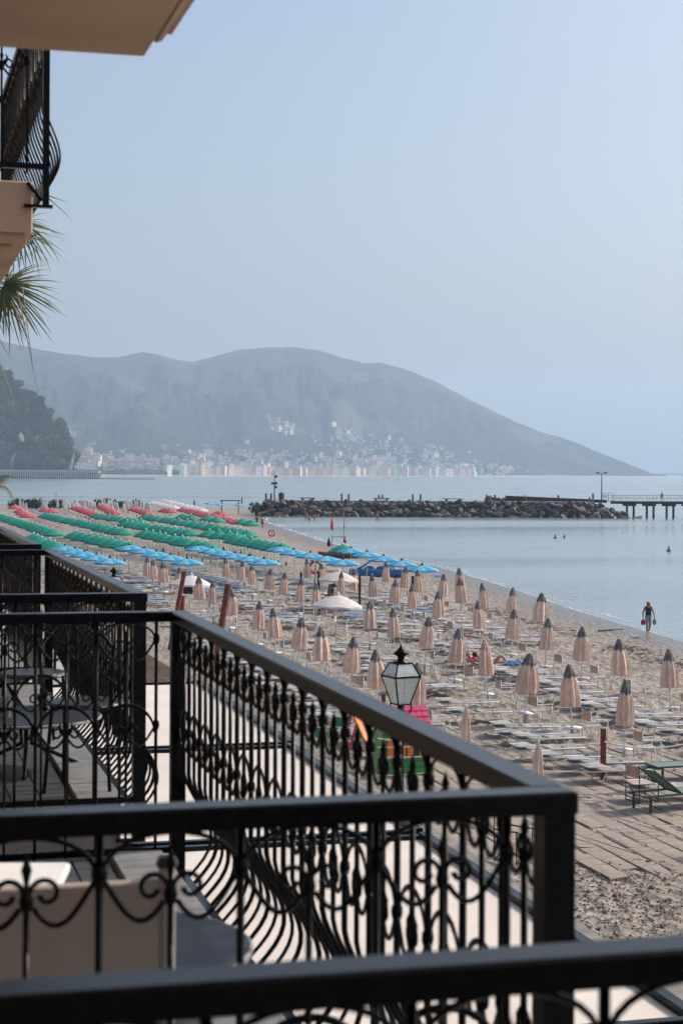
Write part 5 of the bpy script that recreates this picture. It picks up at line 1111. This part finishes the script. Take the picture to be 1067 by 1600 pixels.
# ---------------------------------------------------------------- boats, buoys, rings
def hull(L_, wd, ht, m, name='hull'):
    b = MB(); n = 12; vs = []
    for i in range(n + 1):
        f = i / n; w_ = wd / 2 * math.sin(math.pi * min(1, max(.03, f * .96 + .02))) ** .55; lift = ht * .55 * abs(f - .5) ** 2.5 * 4
        x = L_ * (f - .5); vs += [(x, -w_, ht + lift * .5), (x, -w_ * .75, ht * .35 + lift), (x, 0, lift), (x, w_ * .75, ht * .35 + lift), (x, w_, ht + lift * .5), (x, 0, ht + lift * .5 + .05)]
    b.add(vs, [(6 * i + j, 6 * i + 6 + j, 6 * i + 6 + (j + 1) % 6, 6 * i + (j + 1) % 6) for i in range(n) for j in range(6)] + [tuple(range(6)), tuple(range(6 * n + 5, 6 * n - 1, -1))])
    return b.mesh(name, m, False)
B = G(537, 873, .2); t = thing('rescue_boat', 'red twin hulled rescue rowing boat with masts at the waterline', 'boat', B, -YAW + R(8)); hm = hull(4.6, .55, .5, M['red_paint'])
for y in (-.6, .6): put('hull', hm, t, (0, y, .05))
for x in (-1.2, -.2, .9): MB().box(x - .1, -.8, .62, x + .1, .8, .68).build('cross_beam', M['red_paint'], t)
MB().bbox(-.3, -.3, .681, .15, .3, .95, .03).build('seat', M['white'], t)
MB().tube([(.2, -.9, .9), (-2.4, -1.2, .35)], .035, 6).build('oar', M['dark_post'], t); MB().tube([(.2, .9, .9), (2.8, 1.2, .5)], .035, 6).build('oar', M['red_paint'], t)
kk = depth(B) / FPX
for px, yt in ((519, 836), (538, 795)): P0 = GD(px, yt, depth(B)) - B; Q = Vector(((px - 537) * kk, .3, .6)); MB().tube([Q, (Q.x, Q.y, P0.z)], .035, 6).build('mast', M['grey_alu'], t)
MB().tube([(-18 * kk, .3, 34 * kk), (5 * kk, .3, 34 * kk)], .03, 6).build('crossbar', M['dark_post'], t)
for nm, x, z0, z1, r_, m_ in (('furled_flag', -18, 43, 67, 2.6, 'red'), ('pennant', 1.2, 47, 57, 1.1, 'red'), ('black_buoy', -23, 18, 33, 3.0, 'dark_cotton'), ('red_float', 2.2, 23, 34, 3.0, 'red_paint')):
    MB().lathe([(.001, z0 * kk), (r_ * kk, (z0 + (z1 - z0) * .2) * kk), (r_ * .8 * kk, (z0 + (z1 - z0) * .55) * kk), (r_ * .25 * kk, (z0 + (z1 - z0) * .9) * kk), (.001, z1 * kk)], 10, (x * kk, .3, 0)).build(nm, M[m_], t, smooth=True)
p = G(536, 856, 2.3); inst('open_parasol', OG[0], 'green parasol beside the red rescue boat', 'parasol', (p.x, p.y, .2), .3, gp, scale=1.05); 
B = G(592, 903, .25); t = thing('pedal_boat', 'blue pedal boat with a slide, half behind beige parasols', 'boat', B, -YAW + R(-4)); hm = hull(4.4, .6, .55, M['blue_paint'])
for y in (-.6, .6): put('hull', hm, t, (0, y, 0))
MB().bbox(-1.9, -.75, .58, 1.8, .75, .68, .03).build('deck', M['blue_paint'], t)
kk = depth(B) / FPX; b = MB()
for i in range(9): f = i / 8; x = (-38 + 34 * f) * kk; z = (10 + 22 * f ** 1.25) * kk; b.v += [(x, -.3, z + .15), (x, -.25, z), (x, .25, z), (x, .3, z + .15)]
for i in range(8):
    for e in range(3): b.f.append((4 * i + e, 4 * i + e + 1, 4 * i + e + 5, 4 * i + e + 4)); b.m.append(0)
b.build('slide', M['blue_paint'], t, smooth=True)
for x in (-14, 4): MB().tube([((x + 9 * math.cos(a)) * kk, 0, (7 + 9 * math.sin(a)) * kk) for a in [math.pi * i / 12 for i in range(13)]], .16, 8).build('wheel_guard', M['blue_paint'], t, smooth=True)
for x in (.6, 1.1): MB().bbox(x - .2, -.5, .681, x + .2, .5, 1.1, .04).build('seat', M['white'], t)
def ring(px, py, D, lab, ph):
    p = GD(px, py, D); z = sand_base(p.x, p.y); t = thing('life_ring', lab, 'life ring', (p.x, p.y, z), -YAW, 'life rings on the beach'); h = p.z - z
    b = MB(); N = 24; b.tube([(.36 * math.cos(2 * math.pi * i / N), 0, h + .36 * math.sin(2 * math.pi * i / N)) for i in range(N)], .085, 8, closed=True)
    b.m = [1 if ((i // 8) % 6 == 0) else 0 for i in range(len(b.f))]; b.build('ring', [M['red_paint'], M['white']], t, smooth=True); MB().tube([(0, .1, -.2), (0, .1, h + .2)], .04, 6).build('stand', ph, t)
ring(424.5, 833, 215, 'red and white life ring on its stand at the waterline', M['red_paint']); ring(493, 886.5, 112, 'red life ring beside the shirtless man', M['green_plastic'])
for i, (px, py) in enumerate(((449, 764), (451, 763), (512, 764), (419, 764), (360, 760), (462, 757), (1018, 819), (972, 832))):
    p = G(px, py, 0); k = depth(p) / FPX; b = MB(); b.lathe([(.001, -.2), (.6 * k + .02, -.05), (.8 * k + .02, .3 * k), (.4 * k, 1.0 * k), (.001, 1.2 * k)], 10); tag(b.build('buoy', M['dark_post'] if i != 0 else M['white'], loc=p), 'small buoy floating on the bay, %s listed from the breakwater lamp' % od(i) if i < 6 else 'tiny dark float near the pier, %s from the water edge' % ('upper', 'lower')[i - 6], 'buoy', 'small buoys on the water')
p = G(604, 746.5, 0); t = yaw_thing('rowing_boat', 'long thin rowing boat far out on the bay', 'boat', p); put('hull', hull(16, 2.2, .9, M['white']), t); 
for x in (-4, 0, 4): MB().lathe([(.001, .8), (.5, .9), (.45, 2.2), (.001, 2.6)], 8, (x, 0, 0)).build('rower', M['dark_cotton'], t)
p = G(87.5, 781, .4); t = yaw_thing('beach_flag', 'tall white feather flag at the end of the beach', 'flag', p); MB().tube([(0, 0, 0), (0, 0, 2.6)], .04, 6).build('pole', M['white'], t); MB().add([(0, 0, .5), (.28, 0, .7), (.32, 0, 1.8), (.05, 0, 2.6), (0, .02, .5), (.28, .02, .7), (.32, .02, 1.8), (.05, .02, 2.6)], [(0, 1, 2, 3), (7, 6, 5, 4)]).build('sail', M['white_cloth'], t)
p = G(378, 800, .5); t = yaw_thing('flag_pole', 'furled red flag on a white pole at the rocks', 'flag', p); MB().tube([(0, 0, 0), (0, 0, 3.2)], .07, 6).build('pole', M['white'], t); MB().lathe([(.08, 1.6), (.16, 1.8), (.12, 2.6), (.001, 3.3)], 8).build('furled_flag', M['red'], t)
# gull
p = G(990, 1003, .12); t = thing('seagull', 'white gull standing on the wet sand near the walking woman', 'seagull', p, R(150))
b = MB(); b.lathe([(.001, -.24), (.05, -.16), (.085, -.02), (.075, .08), (.04, .15), (.001, .18)], 12); b.xf(Matrix.Translation((0, 0, .22)) @ Matrix.Rotation(R(80), 4, 'Y')); b.lathe([(.001, .27), (.04, .29), (.045, .33), (.02, .375), (.001, .38)], 10, (.15, 0, 0)); b.tube([(.11, 0, .24), (.15, 0, .31)], .035, 8); b.build('body', M['white_cotton'], t, smooth=True)
for sy in (-1, 1):
    MB().add([(.08, sy * .07, .26), (-.1, sy * .085, .27), (-.34, sy * .03, .22), (-.1, sy * .08, .2), (-.1, sy * .05, .23)], [(0, 1, 2, 3), (0, 3, 4), (3, 2, 4)]).build('wing', M['grey_cotton'], t); MB().tube([(0, sy * .03, .16), (0, sy * .03, 0)], .008, 5).build('leg', M['orange'], t)
MB().lathe([(.014, 0), (.001, .06)], 6).xf(Matrix.Translation((.19, 0, .325)) @ Matrix.Rotation(R(95), 4, 'Y')).build('beak', M['yellow'], t)

# ---------------------------------------------------------------- people
BASE = dict(pelvis=(0, 0, .93), waist=(0, 0, 1.08), chest=(0, 0, 1.28), neck=(0, .01, 1.45), head=(0, .025, 1.56), crown=(0, .015, 1.65))
for s_, sg in (('L', 1), ('R', -1)):
    BASE.update({'sh' + s_: (sg * .17, 0, 1.385), 'el' + s_: (sg * .235, -.03, 1.12), 'wr' + s_: (sg * .25, .04, .89), 'ha' + s_: (sg * .25, .065, .81), 'hip' + s_: (sg * .085, 0, .88), 'kn' + s_: (sg * .095, .02, .49), 'an' + s_: (sg * .095, -.02, .085), 'to' + s_: (sg * .11, .13, .03)})
RAD = dict(pelvis=(.15, .12), waist=(.135, .105), chest=(.15, .11), neck=(.055, .055), head=(.085, .10), crown=(.07, .08), sh=(.06, .055), el=(.042, .042), wr=(.03, .03), ha=(.042, .02), hip=(.09, .095), kn=(.06, .06), an=(.04, .042), to=(.045, .025))
EDG = [('pelvis', 'waist'), ('waist', 'chest'), ('chest', 'neck'), ('neck', 'head'), ('head', 'crown')] + [e for s_ in 'LR' for e in (('chest', 'sh' + s_), ('sh' + s_, 'el' + s_), ('el' + s_, 'wr' + s_), ('wr' + s_, 'ha' + s_), ('pelvis', 'hip' + s_), ('hip' + s_, 'kn' + s_), ('kn' + s_, 'an' + s_), ('an' + s_, 'to' + s_))]
def body_mesh(pose, fat=1.0, colr=None):
    J = dict(BASE); J.update(pose); names = list(J); idx = {n: i for i, n in enumerate(names)}
    me = bpy.data.meshes.new('tmp'); me.from_pydata([J[n] for n in names], [(idx[a], idx[c]) for a, c in EDG], []); o = bpy.data.objects.new('tmp', me); col.objects.link(o)
    o.modifiers.new('s', 'SKIN'); sv = me.skin_vertices[0].data
    for n in names:
        k = n[:-1] if n[-1] in 'LR' else n; f = fat if k in ('pelvis', 'waist', 'chest', 'hip', 'kn', 'sh', 'el') else 1; sv[idx[n]].radius = (RAD[k][0] * f, RAD[k][1] * f)
    sv[idx['pelvis']].use_root = True
    ss = o.modifiers.new('u', 'SUBSURF'); ss.levels = 2
    dg = bpy.context.evaluated_depsgraph_get(); ev = o.evaluated_get(dg); m2 = bpy.data.meshes.new_from_object(ev); m2.name = 'body'
    bpy.data.objects.remove(o); mats = [M['skin']]; 
    seg = [(Vector(J[a]), Vector(J[c]), a, c) for a, c in EDG]
    m2.materials.clear(); ms = colr.get('mats'); [m2.materials.append(M[x]) for x in ms]
    for p in m2.polygons:
        c = p.center; best = min(seg, key=lambda e: (c - (e[0] + (e[1] - e[0]) * max(0, min(1, (c - e[0]).dot(e[1] - e[0]) / (e[1] - e[0]).length_squared)))).length)
        f = max(0, min(1, (c - best[0]).dot(best[1] - best[0]) / (best[1] - best[0]).length_squared)); p.material_index = colr['fn'](best[2][:-1] if best[2][-1] in 'LR' else best[2], best[3][:-1] if best[3][-1] in 'LR' else best[3], f); p.use_smooth = True
    return m2, J
def top_shorts(a, c, f):                            # 0 skin, 1 top, 2 shorts
    if (a, c) in (('waist', 'chest'), ('pelvis', 'waist')): return 1 if (a == 'waist' or f > .35) else 2
    if (a, c) == ('chest', 'sh') or ((a, c) == ('chest', 'neck') and f < .45): return 1
    if a == 'pelvis' or ((a, c) == ('hip', 'kn') and f < .62): return 2
    return 0
def full_top(a, c, f): return 1 if (a, c) == ('sh', 'el') and f < .7 else top_shorts(a, c, f)
def trunks(a, c, f): return 2 if (a == 'pelvis' and (c == 'hip' or f < .5)) or ((a, c) == ('hip', 'kn') and f < .5) else 0
def suit(a, c, f): return 1 if (a, c) in (('waist', 'chest'), ('pelvis', 'waist'), ('pelvis', 'hip')) else 0
PCACHE = {}
def person(lab, loc, rz, pose, mats=('skin', 'navy', 'grey_cotton'), fn=top_shorts, hair='hair', fat=1.0, s=1.0, group=None, key=None, extra=None, long=False):
    t = thing('person', lab, 'person', loc, rz, group); t.scale = (s, s, s)
    kk = (key, mats, fn.__name__)
    if key is None or kk not in PCACHE:
        me, J = body_mesh(pose, fat, dict(mats=mats, fn=fn)); PCACHE[kk] = (me, J)
    me, J = PCACHE[kk]; put('body', me, t)
    hd, cr, nk = Vector(J['head']), Vector(J['crown']), Vector(J['neck']); up = (cr - nk).normalized(); b = MB()
    b.lathe([(.098, -.03), (.108, .03), (.095, .09), (.055, .125), (.001, .135)], 12)
    if long: b.lathe([(.07, -.16), (.10, -.08), (.1, -.02)], 12, (0, -.03, 0))
    q = up.to_track_quat('Z', 'Y').to_matrix().to_4x4(); b.xf(Matrix.Translation(hd + Vector((0, -.012, 0))) @ q); b.build('hair', M[hair], t, smooth=True)
    b = MB(); f = Vector((0, .095, 0)); b.add([hd + Vector((-.014, .088, -.02)), hd + Vector((.014, .088, -.02)), hd + Vector((0, .118, -.022)), hd + Vector((0, .09, .02))], [(0, 2, 3), (2, 1, 3), (1, 2, 0)]); b.build('nose', M[mats[0]], t)
    return t, J
WALK = dict(knL=(.09, .12, .50), anL=(.09, .10, .10), toL=(.10, .25, .04), knR=(-.09, .02, .49), anR=(-.08, -.20, .12), toR=(-.09, -.08, .03), elL=(.27, -.06, 1.13), wrL=(.29, .05, .90), haL=(.29, .08, .82), elR=(-.28, .0, 1.12), wrR=(-.31, .08, .89), haR=(-.31, .10, .81))
SIT = dict(pelvis=(0, 0, .52), waist=(0, -.03, .68), chest=(0, -.02, .88), neck=(0, .03, 1.05), head=(0, .06, 1.16), crown=(0, .06, 1.25), shL=(.17, 0, .985), shR=(-.17, 0, .985), elL=(.24, .08, .76), elR=(-.24, .08, .76), wrL=(.16, .28, .66), wrR=(-.16, .28, .66), haL=(.13, .34, .64), haR=(-.13, .34, .64), hipL=(.09, .05, .5), hipR=(-.09, .05, .5), knL=(.11, .44, .5), knR=(-.11, .44, .5), anL=(.11, .46, .09), anR=(-.11, .46, .09), toL=(.12, .6, .03), toR=(-.12, .6, .03))
p = G(1012, 990.5, .02); zz = max(.02, sand_base(p.x, p.y))
t, J = person('woman in navy top and grey shorts walking along the waterline', (p.x, p.y, zz), R(170), WALK, hair='hair_red', fat=1.16, s=.97)
h1, h2 = Vector(J['haR']), Vector(J['haL'])
q = thing('tote_bag', 'crimson bag carried by the walking woman', 'bag', t.location + Matrix.Rotation(R(170), 3, 'Z') @ (h2 * .97) + Vector((0, 0, -.18)), R(170))
b = MB(); b.lathe([(.001, -.16), (.10, -.13), (.13, 0), (.08, .1), (.02, .15)], 12); b.v = [(x, y * .6, z) for x, y, z in b.v]; b.build('bag', M['pink_cotton'], q, smooth=True); MB().tube([(-.03, 0, .12), (0, 0, .2), (.03, 0, .12)], .01, 5).build('handle', M['pink_cotton'], q)
q = thing('towel', 'grey towel in the other hand of the walking woman', 'towel', t.location + Matrix.Rotation(R(170), 3, 'Z') @ (h1 * .97) + Vector((0, 0, -.12)), R(150)); b = MB(); b.lathe([(.001, -.2), (.08, -.18), (.11, -.02), (.05, .1), (.001, .14)], 10); b.v = [(x, y * .5, z) for x, y, z in b.v]; b.build('cloth', M['grey_cotton'], q, smooth=True)
# shirtless man bending over
BEND = dict(waist=(0, .08, 1.03), chest=(0, .24, 1.14), neck=(0, .38, 1.18), head=(0, .47, 1.17), crown=(0, .54, 1.13), shL=(.19, .26, 1.16), shR=(-.19, .26, 1.16), elL=(.28, .38, .92), elR=(-.28, .38, .92), wrL=(.24, .52, .72), wrR=(-.24, .52, .72), haL=(.22, .57, .66), haR=(-.22, .57, .66))
p = G(515, 950, .5)
person('shirtless tanned man bending down between two white parasols', (p.x + .05, p.y, sand_base(p.x, p.y)), R(190), BEND, ('skin_dark', 'navy', 'navy'), trunks, fat=1.1, s=1.05)
# sunbather with a raised striped lounger
p = G(742, 1052, .6); zz = sand_base(p.x, p.y)
t = thing('sun_lounger', 'raised beige sun lounger with sunshade under the sunbather', 'sun lounger', (p.x + .25, p.y, zz), 0)
MB().tube([(-.3, -.31, .33), (1.15, -.31, .33), (1.15, .31, .33), (-.3, .31, .33)], .018, 6, closed=True).build('frame', M['white'], t)
MB().bbox(-.25, -.29, .335, 1.13, .29, .347, .003).build('seat_sling', M['chair_cloth'], t)
MB().add([(-.26, -.3, .345), (-.26, .3, .345), (-1.0, .3, .80), (-1.0, -.3, .80), (-.26, -.3, .333), (-.26, .3, .333), (-1.0, .3, .788), (-1.0, -.3, .788)], [(0, 1, 2, 3), (7, 6, 5, 4), (0, 4, 5, 1), (2, 6, 7, 3)]).build('backrest', M['chair_cloth'], t)
MB().add([(-.5, -.32, .62), (-.5, .32, .62), (-1.1, .32, 1.28), (-1.1, -.32, 1.28), (-.5, -.32, .60), (-.5, .32, .60), (-1.1, .32, 1.26), (-1.1, -.32, 1.26)], [(0, 1, 2, 3), (7, 6, 5, 4), (0, 4, 5, 1), (2, 6, 7, 3), (0, 3, 7, 4), (1, 5, 6, 2)]).build('sunshade', M['chair_cloth'], t)
for x in (-.35, .9):
    for y in (-.3, .3): MB().tube([(x, y, .32), (x - .12, y, 0)], .016, 6).build('leg', M['white'], t)
LIE = dict(pelvis=(0, 0, .12), waist=(0, -.17, .15), chest=(0, -.36, .26), neck=(0, -.51, .37), head=(0, -.6, .44), crown=(0, -.67, .5), shL=(.17, -.45, .32), shR=(-.17, -.45, .32), elL=(.27, -.25, .18), elR=(-.27, -.25, .18), wrL=(.22, -.02, .2), wrR=(-.22, -.02, .2), haL=(.2, .06, .2), haR=(-.2, .06, .2), hipL=(.09, .06, .12), hipR=(-.09, .06, .12), knL=(.1, .38, .42), knR=(-.1, .42, .14), anL=(.1, .66, .1), anR=(-.1, .84, .09), toL=(.1, .78, .12), toR=(-.1, .9, .22))
person('sunbather lying with one knee raised beside the raised lounger', (p.x + .62, p.y, zz + .25), R(-90), LIE, ('skin', 'pink_cotton', 'pink_cotton'), suit)
towel(738, 1033, 1.0, 'crimson towel at the sunbather head', M['pink_cotton'], .35)
# swimmers: heads and shoulders out of the water
for (px, py), lab, s in (((867, 841), 'swimmer with shoulders out of the water, left of the two', 1), ((881, 840.5), 'swimmer with only the head showing, right of the two', .7), ((1044, 862), 'swimmer standing chest deep near the right edge', 1.35)):
    p = G(px, py, 0); person(lab, (p.x, p.y, -1.22 + .22 * (s - 1) * 1.3), R(190), {}, ('skin_dark', 'dark_cotton', 'dark_cotton'), suit, group='swimmers in the bay', key='stand')
# small people far away
far = [((46, 790), 'man in white shirt standing by the left hedge', 'white_cotton', {}), ((97.5, 789), 'person in pale clothes standing at the end of the beach', 'white_cotton', {}), ((117, 787), 'person in tan top sitting before the water, left of the pair', 'skin', SIT), ((125.5, 787), 'person in blue top sitting before the water, right of the pair', 'navy', SIT), ((180, 787), 'dark figure standing behind the pale parasols', 'dark_cotton', {}), ((304, 790), 'dark figure standing near the white canopies', 'dark_cotton', {}),
       ((401.5, 825), 'person in dark clothes walking at the waterline, left of two', 'dark_cotton', WALK), ((410, 827.5), 'person in pink walking at the waterline, right of two', 'pink_cotton', WALK), ((213, 786), 'dark figure by the low shrub', 'dark_cotton', {})]
for (px, py), lab, m, ps in far:
    p = G(px, py, .45 if py < 800 else .05); person(lab, (p.x, p.y, max(.02, sand_base(p.x, p.y))), R(rnd.uniform(140, 220)), ps, ('skin', m, 'dark_cotton'), full_top, group='people at the far end of the beach', key=('w' if ps is WALK else 's' if ps is SIT else 'stand'))
for (px, py), lab, h in (((478.5, 812), 'bather in the shallows by the breakwater, left one', .3), ((483, 814), 'child wading by the breakwater', .55), ((491.5, 813), 'bather in the shallows, right of the child', .4), ((589.5, 813), 'person standing in the water below the breakwater', .2), ((552, 800), 'person at the foot of the rocks', -.6)):
    p = G(px, py, 0); person(lab, (p.x, p.y, -h), R(170), {}, ('skin', 'skin', 'red_sling'), trunks, group='bathers by the breakwater', key='stand')
for gxp, D, z, lab, ps, m in ((926, 331, 2.92, 'dark figure standing beside the lamp mast', {}, 'dark_cotton'), (1033.5, 330.5, pz, 'dark figure walking along the pier', WALK, 'dark_cotton'), (597.5, 331, 2.9, 'person sitting on the stone bench on the breakwater', SIT, 'dark_cotton'), (819.5, 333.5, 2.9, 'person in crimson sitting at the jetty wall', SIT, 'pink_cotton'), (592, 331, 2.85, 'second person on the stone bench, leaning back', SIT, 'dark_cotton'), (920.5, 331, 2.6, 'small figure crouching left of the lamp mast', SIT, 'dark_cotton')):
    person(lab, gd(gx_at(gxp, D), D, z), R(200), ps, ('skin_dark', m, 'dark_cotton'), full_top, group='people on the breakwater and pier', key=('w' if ps is WALK else 's' if ps is SIT else 'stand'))
dup = [k for k, v in SEEN.items() if v > 1]
if dup: print('REPEATED LABELS', len(dup), dup[:10])
